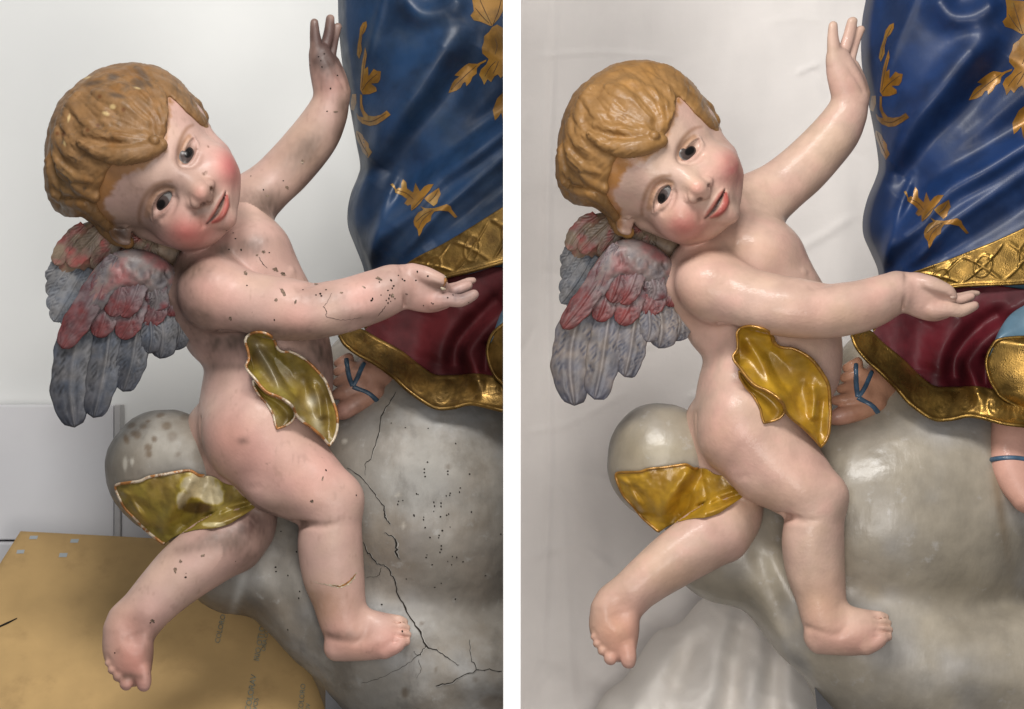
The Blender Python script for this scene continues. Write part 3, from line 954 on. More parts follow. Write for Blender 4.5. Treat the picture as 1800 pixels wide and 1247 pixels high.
class Paint:
    def __init__(self, P, base):
        self.P = np.asarray(P, float)
        self.c = np.tile(np.asarray(base, float), (len(P), 1)) if np.ndim(base) == 1 else base.copy()
    def mix(self, w, col):
        w = np.clip(w, 0, 1)[:, None]
        self.c = self.c * (1 - w) + np.asarray(col) * w
    def blob(self, x, y, rx, ry, col, amt, rot=0.0, zmin=-1e9, zmax=1e9, p=2.0):
        d = self.P[:, :2] - A([x, y])
        ca, sa = math.cos(rot), math.sin(rot)
        u = (d[:, 0] * ca + d[:, 1] * sa) / rx; v = (-d[:, 0] * sa + d[:, 1] * ca) / ry
        w = np.exp(-((u * u + v * v) ** (p / 2))) * amt
        w = w * ((self.P[:, 2] > zmin) & (self.P[:, 2] < zmax))
        self.mix(w, col)
    def spot(self, x, y, rx, ry, col, amt, edge=0.25, zmin=-1e9, zmax=1e9, rot=0.0):
        d = self.P[:, :2] - A([x, y])
        ca, sa = math.cos(rot), math.sin(rot)
        u = (d[:, 0] * ca + d[:, 1] * sa) / rx; v = (-d[:, 0] * sa + d[:, 1] * ca) / ry
        r = np.sqrt(u * u + v * v)
        w = np.clip((1 + edge - r) / (2 * edge), 0, 1) * amt * ((self.P[:, 2] > zmin) & (self.P[:, 2] < zmax))
        self.mix(w, col)
    def stroke(self, line, width, col, amt, soft=1.5, zmin=-1e9, zmax=1e9, taper=None):
        d, t = polydist(self.P[:, :2], crom(line, 4))
        w = width if taper is None else width * np.interp(t, np.linspace(0, 1, len(taper)), taper)
        f = np.clip((w + soft - d) / (2 * soft), 0, 1) * amt * ((self.P[:, 2] > zmin) & (self.P[:, 2] < zmax))
        self.mix(f, col)

# ------------------------------------------------------------------ painted flesh
def flesh_paint(V, side):
    L = side == 'L'
    base = srgb(186, 154, 142) if L else srgb(192, 162, 146)
    p = Paint(V, base)
    n1 = fbm(V, 90, 3); n2 = fbm(V, 26, 9); n3 = fbm(V, 9, 21)
    p.mix(np.clip((n1 - .45) * 2.2, 0, 1) * .5, srgb(205, 178, 152))
    p.mix(np.clip((.5 - n1) * 2.2, 0, 1) * .45, srgb(208, 160, 152))
    pink = srgb(205, 140, 128)
    for x, y, r in ((430, 800, 70), (545, 840, 60), (400, 770, 40), (370, 515, 50), (600, 1110, 45), (690, 1120, 30), (235, 1180, 45), (225, 1100, 35), (520, 560, 45), (760, 530, 35), (585, 150, 28), (640, 520, 30)):
        p.blob(x, y, r, r, pink, .38 if L else .22)
    p.blob(235, 1160, 46, 52, srgb(200, 128, 110), .5)
    p.blob(655, 1140, 70, 26, srgb(205, 138, 125), .4, zmin=20)
    fz = 105
    p.blob(326, 412, 36, 26, srgb(166, 74, 70), .55 if L else .46, rot=.2, zmin=40)
    p.blob(336, 404, 46, 34, srgb(196, 92, 88), .45, zmin=40)
    p.blob(406, 292, 17, 30, srgb(172, 60, 70), .6, rot=-.25, zmin=20)
    p.blob(396, 300, 26, 38, srgb(206, 120, 116), .45, rot=-.25, zmin=20)
    p.blob(352, 340, 16, 15, srgb(206, 130, 118), .5, zmin=fz)
    p.blob(404, 388, 12, 12, srgb(206, 150, 140), .4, zmin=60)
    # brows and lids
    ochre = srgb(136, 98, 62)
    p.stroke(BROW_N, 4.2, srgb(120, 80, 44), .64, 3.2, zmin=60, taper=[.45, .8, 1, 1.05, 1, .9, .7])
    p.stroke(BROW_F, 3.4, srgb(120, 80, 44), .64, 2.8, zmin=60, taper=[.5, .8, 1, 1, .9, .6])
    p.stroke([(302, 333), (288, 331), (273, 340), (263, 357), (259, 378)], 6, srgb(160, 116, 80), .65, 3, zmin=60)
    p.stroke([(319, 284), (320, 268), (325, 252), (332, 241)], 5, srgb(160, 116, 80), .65, 2.5, zmin=60)
    p.stroke(NE_UP, 1.4, srgb(58, 36, 26), .85, 1.3, zmin=60, taper=[.4, .8, 1, 1, 1, .8])
    p.stroke(FE_UP, 1.2, srgb(58, 36, 26), .85, 1.2, zmin=60)
    p.stroke(NE_LO, 1.0, srgb(150, 98, 86), .6, 1.4, zmin=60)
    p.stroke(FE_LO, 1.0, srgb(150, 98, 86), .6, 1.4, zmin=60)
    # mouth
    lip = srgb(158, 66, 60); dark = srgb(38, 10, 12)
    p.stroke([(364, 392), (371, 381), (378, 370), (384, 359), (390, 348), (395, 339)], 3.4, srgb(148, 64, 56), .75, 1.4, zmin=60, taper=[.5, .9, 1, .9, 1, .4])
    p.stroke([(373, 391), (384, 386), (393, 375), (398.5, 360), (398, 345)], 5.2, lip, .9, 1.6, zmin=60, taper=[.5, .9, 1.05, 1, .6])
    p.stroke([(364, 393), (372.5, 386), (381, 375), (387.5, 362), (392.5, 350), (396, 338)], 2.3, dark, .97, 1.2, zmin=60, taper=[.6, 1, 1.25, 1.2, .9, .4])
    p.spot(357, 359.5, 5, 3.6, srgb(60, 25, 20), .7, .4, zmin=fz, rot=-.5)
    p.spot(372, 333, 2.6, 4.0, srgb(60, 25, 20), .8, .4, zmin=fz)
    # painted hair on the forehead and temples
    hr = srgb(150, 102, 46) if L else srgb(166, 113, 50)
    hl = [(299, 172), (293, 209), (292, 240), (289, 264), (250, 284), (203, 286), (188, 300), (178, 326), (170, 350), (176, 372), (194, 390), (208, 425)]
    d, t = polydist(V[:, :2], hl)
    wmar = np.interp(t, [0, .2, .3, .38, .45, .55, .7, .8, 1], [2, 2, 5, 14, 26, 24, 16, 14, 6])
    zig = wmar + (n3 - .5) * 9 + (n2 - .5) * 16
    p.mix(np.clip((zig - d) / 7.0 + .4, 0, 1) * .9 * (V[:, 2] > 20) * (V[:, 1] < 440) * (V[:, 0] < 310), hr)
    p.blob(213, 410, 32, 24, srgb(64, 46, 36), .95 if L else .35, rot=.5, zmin=20)  # dark ear: shade under the hair put into the colour
    if L:
        g = srgb(104, 84, 72); g2 = srgb(80, 66, 58)
        n4 = fbm(V, 48, 61); n5 = vnoise(V * A([1, .45, 1]), 5, 63)
        p.mix(np.clip((n4 - .50) * 3, 0, 1) * .22, srgb(160, 132, 114)); p.mix(np.clip((n5 * .5 + n2 * .5 - .66) * 7, 0, 1) * .22, srgb(120, 94, 80))
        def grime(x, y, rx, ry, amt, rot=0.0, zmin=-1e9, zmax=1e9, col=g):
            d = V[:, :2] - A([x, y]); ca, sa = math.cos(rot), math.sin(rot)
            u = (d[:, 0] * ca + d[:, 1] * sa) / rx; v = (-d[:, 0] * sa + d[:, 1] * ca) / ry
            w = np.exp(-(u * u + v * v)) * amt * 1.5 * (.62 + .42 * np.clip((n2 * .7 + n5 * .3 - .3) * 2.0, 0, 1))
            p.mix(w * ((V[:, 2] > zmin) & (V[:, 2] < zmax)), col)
        grime(574, 95, 42, 62, 1.0, zmax=0, col=srgb(84, 66, 60)); grime(575, 60, 40, 40, .8, zmax=0, col=srgb(82, 62, 58)); grime(605, 190, 16, 50, .6, zmax=0)
        grime(545, 262, 60, 30, .70, -.85, zmax=0); grime(525, 270, 34, 22, .45, -.8, zmax=0); grime(560, 310, 70, 16, .7, -.85, zmax=0); grime(600, 230, 14, 50, .6, .2, zmax=0); grime(470, 360, 34, 26, .75, zmax=0, col=g2)
        grime(440, 350, 34, 30, .45, zmax=0)
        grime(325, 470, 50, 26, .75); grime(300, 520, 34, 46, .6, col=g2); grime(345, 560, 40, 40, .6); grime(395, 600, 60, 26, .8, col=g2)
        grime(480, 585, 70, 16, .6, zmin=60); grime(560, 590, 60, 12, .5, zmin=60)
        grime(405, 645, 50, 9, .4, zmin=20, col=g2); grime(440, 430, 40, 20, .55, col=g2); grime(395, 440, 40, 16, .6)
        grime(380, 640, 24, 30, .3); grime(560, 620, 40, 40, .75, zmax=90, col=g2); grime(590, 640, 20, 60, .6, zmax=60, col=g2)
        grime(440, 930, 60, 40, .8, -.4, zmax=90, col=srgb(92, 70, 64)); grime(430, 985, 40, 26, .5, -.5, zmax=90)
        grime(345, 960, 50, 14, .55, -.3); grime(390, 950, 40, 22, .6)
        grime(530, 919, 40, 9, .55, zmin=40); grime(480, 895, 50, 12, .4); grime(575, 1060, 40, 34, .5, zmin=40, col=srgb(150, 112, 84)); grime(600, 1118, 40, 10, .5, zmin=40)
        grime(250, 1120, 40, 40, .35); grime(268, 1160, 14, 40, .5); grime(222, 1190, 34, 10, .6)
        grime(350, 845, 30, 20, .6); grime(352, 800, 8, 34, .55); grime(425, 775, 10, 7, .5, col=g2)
        grime(374, 338, 16, 22, .5, zmin=90); grime(350, 372, 30, 22, .35, zmin=90); grime(315, 300, 40, 30, .28, zmin=90); grime(262, 395, 36, 26, .45, zmin=40); grime(240, 330, 46, 40, .3, .4, zmin=60); grime(350, 374, 16, 12, .3, zmin=100); grime(300, 330, 30, 14, .4, zmin=100); grime(392, 404, 20, 8, .35, zmin=60)
        grime(275, 340, 30, 24, .25, zmin=100); grime(700, 500, 50, 30, .38, zmin=60); grime(800, 520, 40, 16, .55, zmin=40, col=srgb(96, 82, 84)); grime(770, 505, 26, 10, .5, zmin=60)
        grime(560, 520, 40, 18, .35, zmin=60); grime(640, 560, 60, 14, .5, zmin=60)
        for (x, y, r) in ((365, 355, 3), (346, 262, 2), (366, 258, 2.2), (358, 306, 3.2), (362, 303, 2.4), (371, 330, 3)):
            p.spot(x, y, r, r * .7, srgb(90, 60, 40), .8, .5, zmin=60, rot=.8)
    else:
        w = srgb(192, 152, 122)
        n4 = fbm(V, 30, 61)
        p.mix(np.clip((n4 - .5) * 4, 0, 1) * .28, srgb(206, 160, 148)); p.mix(np.clip((.47 - n2) * 5, 0, 1) * .22, srgb(188, 160, 136))
        for x, y, rx, ry, am in ((600, 1070, 44, 50, .5), (320, 1040, 70, 40, .35), (230, 1150, 40, 50, .45), (400, 440, 60, 30, .4), (600, 560, 80, 22, .3), (480, 600, 60, 18, .35), (330, 560, 30, 40, .35), (470, 900, 60, 26, .35)):
            p.blob(x, y, rx, ry, w, am)
    return p.c

# ------------------------------------------------------------------ feathers
def feather(pts, hw, z0, z1, style, side, bend=0.0, thick=4.0, barb=7.5, tip=0.5, seed=0):
    """one carved feather: centre line pts (picture plane), half width, depth root..tip"""
    nu, nv = 34, 19
    c = crom(A(pts, float), 12)
    t = np.linspace(0, 1, nu)
    seglen = np.r_[0, np.cumsum(np.hypot(*np.diff(c, axis=0).T))]; Ltot = seglen[-1]
    cx = np.interp(t * Ltot, seglen, c[:, 0]); cy = np.interp(t * Ltot, seglen, c[:, 1])
    tx, ty = np.gradient(cx), np.gradient(cy)
    ln = np.hypot(tx, ty); nx, ny = -ty / ln, tx / ln
    u = t[:, None]; v = np.linspace(-1, 1, nv)[None]
    w = hw * np.interp(t, [0, .15, .45, .75, 1], [.7, .88, 1, .93, .66])
    w = w * np.sqrt(np.clip(1 - np.clip((t - (1 - tip * hw / Ltot * 1.25)) / (tip * hw / Ltot * 1.25), 0, 1) ** 2.2, 0.0, 1))
    r = np.random.default_rng(seed + 11)
    wob = 1 + .05 * np.sin(t * 17 + r.uniform(0, 6)) + .03 * np.sin(t * 41 + r.uniform(0, 6))
    w = np.maximum(w * wob, .4)
    X = cx[:, None] + nx[:, None] * w[:, None] * v
    Y = cy[:, None] + ny[:, None] * w[:, None] * v
    s = u * Ltot
    arg = (s - np.abs(v) ** .8 * hw * 1.35) / (barb * 1.05) * 2 * math.pi
    env = np.clip((1 - np.abs(v)) * 6, 0, 1) * np.clip(np.abs(v) * 5 - .4, 0, 1)
    irr = fbm(np.c_[X.ravel(), Y.ravel(), np.full(X.size, seed * 31.0)], 14, 5).reshape(X.shape)
    wave = np.sin(arg + irr * 11.0 + 2.0 * np.sign(v))
    groove = np.clip(wave + .05, 0, 1) * env * np.clip((irr - .36) * 5, 0, 1)
    shaft = np.exp(-((v / .10) ** 2)) * np.clip(1.15 - u * .6, 0, 1)
    Z = z0 + (z1 - z0) * u + bend * np.sin(u * math.pi) + hw * .13 * (1 - v * v) - 2.4 * groove + 2.0 * shaft - np.exp(-(((np.abs(v) - .2) / .09) ** 2)) * 1.0
    top = np.c_[X.ravel(), Y.ravel(), Z.ravel()]
    V, F = slab(top, nu, nv, thick)
    uu = np.repeat(t, nv); vv = np.tile(v[0], nu); gg = groove.ravel(); sh = shaft.ravel()
    col = style(uu, vv, gg, sh, top, side)
    return V, F, np.vstack([col, col * .8])
def mixc(a, b, w):
    w = np.clip(w, 0, 1)[:, None]
    return np.asarray(a) * (1 - w) + np.asarray(b) * w
def style_grey(u, v, g, s, P, side):
    n = fbm(P, 22, 4)
    if side == 'L':
        c = mixc(srgb(104, 102, 104), srgb(82, 88, 100), (n - .35) * 3)
        c = mixc(c, srgb(48, 48, 52), g * 1.0)
        c = mixc(c, srgb(58, 60, 70), (u - .6) * 2.2)
        c = mixc(c, srgb(118, 114, 112), s * .5)
    else:
        c = mixc(srgb(150, 138, 130), srgb(118, 116, 124), (n - .35) * 3)
        c = mixc(c, srgb(70, 72, 92), g * 1.0)
        c = mixc(c, srgb(84, 86, 102), (u - .72) * 2.4)
        c = mixc(c, srgb(176, 164, 156), s * .5)
    return c
def style_red(u, v, g, s, P, side):
    n = fbm(P, 18, 8)
    if side == 'L':
        c = mixc(srgb(126, 106, 108), srgb(102, 92, 98), (n - .35) * 3)
        c = mixc(c, srgb(120, 60, 60), (u - .44 + (n - .5) * 1.2) * 2.2)
        c = mixc(c, srgb(84, 40, 46), g * .8)
    else:
        c = mixc(srgb(152, 124, 122), srgb(126, 106, 112), (n - .35) * 3)
        c = mixc(c, srgb(140, 66, 64), (u - .42 + (n - .5) * 1.2) * 2.2)
        c = mixc(c, srgb(96, 46, 52), g * .8)
    return c
def style_mauve(u, v, g, s, P, side):
    n = fbm(P, 18, 12)
    c = mixc(srgb(122, 112, 112), srgb(100, 98, 104), (n - .35) * 3) if side == 'L' else mixc(srgb(154, 136, 136), srgb(126, 116, 122), (n - .35) * 3)
    c = mixc(c, srgb(128, 62, 64), (n - .46) * 3.5 * (u + .3))
    return mixc(c, srgb(56, 46, 50), g * .9)
def style_far(u, v, g, s, P, side):
    n = fbm(P, 20, 14)
    c = mixc(srgb(160, 140, 118), srgb(176, 128, 118), (n - .4) * 4)
    c = mixc(c, srgb(190, 98, 92), (n - .52) * 4)
    return mixc(c, srgb(110, 80, 68), g * .7)
def style_fargrey(u, v, g, s, P, side):
    n = fbm(P, 20, 15)
    c = mixc(srgb(150, 148, 148), srgb(122, 128, 138), (n - .35) * 3)
    return mixc(c, srgb(84, 86, 94), g * .9)

NEAR_FEATHERS = [   # centre line, half width, depth root, depth tip, style, barb spacing
    ([(150, 540), (132, 610), (123, 685), (131, 752)], 36, 46, 40, 'grey', 12),
    ([(198, 540), (189, 610), (178, 675), (164, 735)], 29, 50, 44, 'grey', 11),
    ([(246, 540), (239, 592), (230, 642), (216, 689)], 27, 53, 47, 'grey', 10),
    ([(278, 530), (284, 567), (286, 600), (281, 631)], 28, 52, 50, 'grey', 9),
    ([(308, 530), (314, 562), (314, 590), (308, 616)], 20, 46, 46, 'grey', 9),
    ([(262, 545), (265, 572), (266, 598), (261, 622)], 19, 57, 55, 'grey', 9),
    ([(196, 505), (188, 538), (180, 568), (171, 594)], 24, 65, 62, 'red', 9),
    ([(244, 505), (236, 540), (225, 570), (211, 596)], 24, 65, 62, 'red', 9),
    ([(280, 500), (276, 528), (268, 552), (257, 574)], 24, 62, 59, 'red', 9),
    ([(302, 505), (304, 532), (299, 557)], 18, 58, 57, 'red', 9),
    ([(216, 455), (172, 508), (136, 565), (108, 613)], 25, 82, 64, 'red', 9),
    ([(222, 470), (212, 500), (204, 530), (194, 557)], 21, 80, 73, 'red', 8),
    ([(250, 474), (241, 505), (230, 533), (214, 558)], 19, 79, 73, 'red', 8),
    ([(206, 452), (188, 487), (175, 517), (160, 547)], 21, 86, 74, 'mauve', 8),
    ([(268, 484), (272, 508), (276, 528), (270, 547)], 22, 72, 65, 'mauve', 8),
    ([(294, 482), (302, 502), (303, 518), (297, 532)], 18, 64, 60, 'mauve', 7),
]
FAR_FEATHERS = [
    ([(118, 455), (104, 468), (94, 482), (86, 497)], 15, 6, 2, 'fargrey', 8),
    ([(128, 462), (110, 482), (96, 502), (85, 520)], 16, 8, 4, 'fargrey', 8),
    ([(136, 470), (118, 496), (102, 520), (88, 546)], 17, 10, 6, 'fargrey', 8),
    ([(146, 476), (128, 508), (110, 538), (94, 566)], 19, 12, 8, 'fargrey', 9),
    ([(166, 476), (146, 515), (130, 548), (112, 576)], 20, 14, 8, 'fargrey', 9),
    ([(150, 398), (132, 416), (112, 440), (96, 466)], 17, 24, 18, 'far', 8),
    ([(178, 404), (160, 424), (140, 446), (120, 468)], 18, 30, 24, 'far', 8),
    ([(212, 412), (196, 430), (180, 450), (164, 474)], 18, 32, 28, 'far', 8),
    ([(246, 420), (236, 434), (228, 448), (222, 466)], 17, 30, 30, 'far', 8),
    ([(270, 424), (264, 438), (260, 450), (258, 464)], 14, 26, 28, 'far', 8),
]
def near_wing_sdf():
    s = SDF()
    s.chain([(338, 510, 34, 34), (322, 512, 34, 34), (292, 503, 44, 35), (260, 482, 60, 38), (224, 474, 68, 36), (190, 492, 68, 31), (162, 530, 62, 25), (140, 572, 54, 20)], 14, zs=.72)
    s.chain([(300, 545, 26, 26), (262, 545, 34, 30), (214, 540, 40, 30), (176, 545, 40, 22)], 16, zs=.6)
    r = np.random.default_rng(3)
    for i in range(70):
        x = r.uniform(200, 332); y = 452 + max(0, x - 235) * .35 + r.uniform(0, 66)
        z = s.zfront(x, y)
        if z is None:
            continue
        a = r.uniform(1.2, 2.4); l = r.uniform(6, 13)
        s.chain([(x, y, z + 1, 1.2), (x + l * .5 * math.cos(a), y + l * .5 * math.sin(a), z + .6, 2.2), (x + l * math.cos(a), y + l * math.sin(a), z + .4, .9)], 4, sub=True)
    return s
def far_wing_sdf():
    s = SDF()
    s.chain([(322, 452, -4, 28), (290, 442, 4, 25), (250, 430, 8, 28), (200, 420, 10, 32), (158, 425, 8, 34), (126, 452, 2, 28), (112, 480, -4, 20)], 14, zs=.7)
    s.chain([(165, 455, 0, 26), (142, 490, -6, 24), (126, 525, -8, 16)], 14, zs=.5)
    return s

# ------------------------------------------------------------------ cloth bowls
def medial_patch(rim, medial, nr=26, ns=150, zfun=None):
    """closed outline (x,y,z) mapped onto a medial line; zfun(x,y,rho,zrim)->z"""
    R = A(rim, float)
    if R.shape[1] == 2:
        R = np.c_[R, np.zeros(len(R))]
    R = crom(R, 14, True)
    seg = np.r_[0, np.cumsum(np.linalg.norm(np.diff(np.vstack([R, R[:1]]), axis=0), axis=1))]
    tt = np.linspace(0, seg[-1], ns, endpoint=False)
    Rc = np.vstack([R, R[:1]])
    R = np.stack([np.interp(tt, seg, Rc[:, k]) for k in range(3)], 1)
    Mp = crom(A(medial, float), 10)
    d = ((R[:, None, :2] - Mp[None]) ** 2).sum(-1)
    C = Mp[d.argmin(1)]
    for _ in range(6):
        C = (np.roll(C, 1, 0) + C + np.roll(C, -1, 0)) / 3
    rho = np.linspace(1, 0, nr)
    XY = C[:, None] * (1 - rho[None, :, None]) + R[:, None, :2] * rho[None, :, None]
    Zr = np.repeat(R[:, 2:3], nr, 1)
    RH = np.repeat(rho[None], ns, 0)
    Z = zfun(XY[..., 0].ravel(), XY[..., 1].ravel(), RH.ravel(), Zr.ravel())
    V = np.c_[XY.reshape(-1, 2), Z]
    F = []
    for i in range(ns):
        i2 = (i + 1) % ns
        a = np.arange(nr - 1)
        F.append(np.stack([i * nr + a, i * nr + a + 1, i2 * nr + a + 1, i2 * nr + a], 1))
    return V, np.concatenate(F), R
def two_sided(V, F, thick):
    B = V.copy(); B[:, 2] -= thick
    return np.vstack([V, B]), np.vstack([F, F[:, ::-1] + len(V)])
def ridge(x, y, line, h, w):
    c = crom(line, 4)
    lo = c.min(0) - 2.6 * w; hi = c.max(0) + 2.6 * w
    m = (x > lo[0]) & (x < hi[0]) & (y > lo[1]) & (y < hi[1])
    out = np.zeros(len(x))
    if m.any():
        d, t = polydist(np.c_[x[m], y[m]], c)
        out[m] = h * np.exp(-(d / w) ** 2) * np.interp(t, [0, .12, .88, 1], [.35, 1, 1, .35])
    return out
# ------------------------------------------------------------------ cloud
def build_cloud():
    s = SDF()
    s.ell((292, 828, -72), (108, 107, 96), 10)
    s.chain([(310, 850, -110, 70), (400, 930, -110, 84), (470, 960, -110, 90)], 40)
    s.chain([(408, 990, -72, 90), (455, 996, -70, 90), (500, 1010, -70, 92)], 40)
    s.ell((735, 905, -160), (260, 250, 226), 50)
    s.ell((716, 730, -200), (138, 140, 150), 50)
    s.chain([(642, 656, -200, 76), (700, 650, -210, 80)], 30)
    s.chain([(655, 784, -132, 84), (740, 790, -110, 96), (850, 800, -120, 96), (930, 830, -120, 96)], 60)
    s.chain([(566, 1085, -60, 88), (600, 1110, -50, 92), (660, 1150, -40, 96)], 50)
    s.ell((780, 1180, -120), (212, 140, 176), 50)
    s.chain([(860, 1190, -60, 92), (950, 1180, -70, 110)], 40)
    s.chain([(590, 1190, -120, 26), (610, 1260, -110, 30)], 40)
    s.chain([(720, 1060, 92, 16), (790, 1078, 88, 22), (870, 1050, 82, 18)], 50, sub=True)
    s.chain([(810, 1262, 70, 30), (850, 1245, 70, 34), (905, 1250, 60, 34)], 26, sub=True)
    s.chain([(480, 1000, 30, 10), (500, 1050, 30, 10), (520, 1100, 30, 8)], 26, sub=True)
    def big(P):
        return np.full(len(P), 1e4)
    return s
def cloud_paint(V, side):
    L = side == 'L'
    p = Paint(V, srgb(134, 129, 121) if L else srgb(155, 146, 131))
    n1 = fbm(V, 120, 31); n2 = fbm(V, 40, 33); n3 = fbm(V, 12, 35)
    p.mix(np.clip((n1 - .5) * 4, 0, 1) * .6, srgb(126, 116, 104) if L else srgb(150, 140, 122))
    p.mix(np.clip((.45 - n1) * 4, 0, 1) * .6, srgb(150, 152, 154) if L else srgb(160, 160, 162))
    if L:
        p.blob(640, 740, 60, 40, srgb(112, 112, 112), .4); p.blob(720, 860, 60, 80, srgb(168, 170, 168), .35, rot=.6)
        p.blob(700, 960, 60, 60, srgb(112, 96, 80), .5); p.blob(820, 1030, 110, 50, srgb(104, 96, 86), .5); p.blob(430, 1070, 80, 24, srgb(92, 76, 58), .7)
        p.blob(520, 1110, 30, 60, srgb(96, 82, 64), .5, rot=-.6); p.blob(490, 960, 30, 60, srgb(120, 112, 100), .4)
        p.blob(205, 830, 40, 70, srgb(104, 96, 84), .55); p.blob(290, 780, 50, 40, srgb(158, 152, 140), .5); p.blob(310, 830, 60, 16, srgb(110, 106, 102), .4)
        p.blob(420, 1040, 8, 40, srgb(190, 188, 182), .6, rot=.3)
        br = srgb(86, 66, 44)
        for x, y, rx, ry in ((282, 730, 8, 4), (260, 741, 5, 3), (252, 750, 7, 5), (231, 748, 8, 5), (241, 764, 7, 8), (234, 762, 5, 5), (293, 749, 8, 7), (271.5, 772, 5, 5.5), (260.5, 787, 6.5, 7), (261.5, 799, 6, 6), (325, 733, 9, 6), (303, 768, 9, 9), (313, 799, 5, 4), (222, 772, 5, 9)):
            k = 1 if x < 300 else .6
            p.spot(x + 0.0, y, rx, ry, br, .7 * k, .35, zmin=-80, rot=-.3)
        for x, y, rx, ry, am in ((788, 821, 5, 5, .5), (712, 1218, 6.5, 9.5, .7), (741, 1096, 4, 4, .6), (709, 924, 4, 6, .0), (766, 1178, 3, 5, .5), (770, 1140, 3, 4, .4), (836, 1195, 5, 5, .5), (868, 1235, 26, 14, .6)):
            p.spot(x, y, rx, ry, srgb(84, 70, 54), am, .35)
        for x, y, rx, ry in ((220, 815, 4, 11), (232, 812, 3, 6), (700, 870, 6, 3), (709, 924, 4, 5), (606, 776, 5, 4)):
            p.spot(x, y, rx, ry, srgb(196, 190, 178), .6, .4, zmin=-90)
    else:
        p.blob(640, 740, 60, 40, srgb(140, 132, 122), .4); p.blob(240, 800, 50, 40, srgb(112, 100, 78), .55); p.blob(300, 800, 60, 30, srgb(176, 166, 142), .5)
        p.blob(610, 990, 26, 90, srgb(120, 86, 44), .55); p.blob(430, 1060, 90, 26, srgb(128, 118, 100), .5); p.blob(820, 1040, 110, 36, srgb(134, 124, 106), .5)  # first blob: cast shadow of the near leg painted on the cloud
        p.blob(868, 1240, 40, 18, srgb(92, 86, 76), .7); p.blob(490, 990, 40, 60, srgb(150, 140, 118), .5); p.blob(885, 860, 8, 120, srgb(110, 84, 46), .5, rot=-.2)
    return p.c

# ------------------------------------------------------------------ robed figure
XL_Y = [-30, 0, 40, 100, 150, 200, 250, 290, 310, 340, 370, 400, 430, 460, 480, 520, 600]
XL_X = [593, 594, 595, 600, 608, 617, 626, 633, 629, 617, 611, 612, 623, 635, 641, 650, 660]
_xs = crom(np.c_[XL_Y, XL_X], 8)
def mantle_edge(y):
    return np.interp(y, _xs[:, 0], _xs[:, 1])
MANTLE_RIDGES = [([(815, 40), (765, 112), (731, 162), (690, 214), (664, 262), (638, 304)], 30, 30), ([(925, 205), (884, 231), (823, 277), (770, 310), (727, 362), (690, 395), (656, 430), (646, 480)], 28, 20),
                 ([(925, 245), (884, 277), (823, 327), (770, 372), (735, 412), (700, 455)], 13, 12), ([(676, -20), (668, 20), (654, 70), (640, 130), (630, 190)], 6, 9),
                 ([(700, -14), (738, 24), (780, 20), (815, -10)], 22, 22), ([(704, 296), (682, 350), (662, 405), (648, 470)], 8, 9),
                 ([(845, 85), (790, 175), (722, 258), (676, 335)], -30, 36), ([(925, 160), (870, 200), (800, 255), (735, 318), (680, 388)], -24, 28), ([(925, 300), (860, 350), (800, 400), (745, 440)], -12, 17)]
def mantle_z(x, y):
    t = np.maximum(x - mantle_edge(y), 0)
    z = -165 + 115 * (1 - np.exp(-t / 55)) + 34 * np.clip(t / 280, 0, 1.2)
    z = z - 46 * np.clip(1 - t / 16, 0, 1) ** 2
    for l, h, w in MANTLE_RIDGES:
        z = z + ridge(x, y, l, h, w) * np.clip(t / 14, 0.15, 1)
    P = np.c_[x, y, np.zeros(len(x))]
    z = z + (fbm(P, 90, 51) - .5) * 7
    return z
def strip(up, lo, nu, nv, zfun):
    """ruled grid between two edge curves; zfun(x, y, s, t)"""
    U = crom(A(up, float), 12); Lw = crom(A(lo, float), 12)
    def re(c, n):
        s = np.r_[0, np.cumsum(np.hypot(*np.diff(c[:, :2], axis=0).T))]
        q = np.linspace(0, s[-1], n)
        return np.stack([np.interp(q, s, c[:, k]) for k in range(2)], 1), s[-1]
    U, lu = re(U, nu); Lw, ll = re(Lw, nu)
    t = np.linspace(0, 1, nv)
    XY = U[:, None] * (1 - t[None, :, None]) + Lw[:, None] * t[None, :, None]
    S = np.repeat(np.linspace(0, (lu + ll) / 2, nu)[:, None], nv, 1)
    T = np.repeat(t[None], nu, 0)
    x, y = XY[..., 0].ravel(), XY[..., 1].ravel()
    return np.c_[x, y, zfun(x, y, S.ravel(), T.ravel())], nu, nv
BAND_UP = [(930, 338), (884, 364), (830, 398), (780, 428), (723, 458), (690, 490), (652, 540), (634, 568)]
BAND_LO = [(930, 448), (884, 461), (827, 477), (781, 489), (748, 512), (715, 545), (672, 568), (642, 580)]
_bm = (crom(A(BAND_UP, float), 8)[::-1] + crom(A(BAND_LO, float), 8)[::-1]) / 2
def band_mid(x):
    return np.interp(x, _bm[:, 0], _bm[:, 1])
def band_relief(s, t):
    # crossed lozenges, raised borders and leaf arcs stamped in the gold
    a = np.abs(((s / 74 + (t - .5) * 1.15) % 1) - .5); b = np.abs(((s / 74 - (t - .5) * 1.15) % 1) - .5)
    x = np.exp(-((a - .0) / .05) ** 2) + np.exp(-((b - .0) / .05) ** 2)
    edge = np.exp(-((t - .03) / .05) ** 2) * 1.5 + np.exp(-((t - .99) / .07) ** 2) * 3.2
    cx = ((s / 74) % 1) - .5
    rr = np.sqrt((cx * 1.7) ** 2 + ((t - .5) * 1.2) ** 2)
    arc = np.exp(-((rr - .33) / .04) ** 2)
    inner = np.clip((t - .08) * 12, 0, 1) * np.clip((.92 - t) * 12, 0, 1)
    return edge + (2.2 * np.clip(x, 0, 1) + 1.4 * arc) * inner
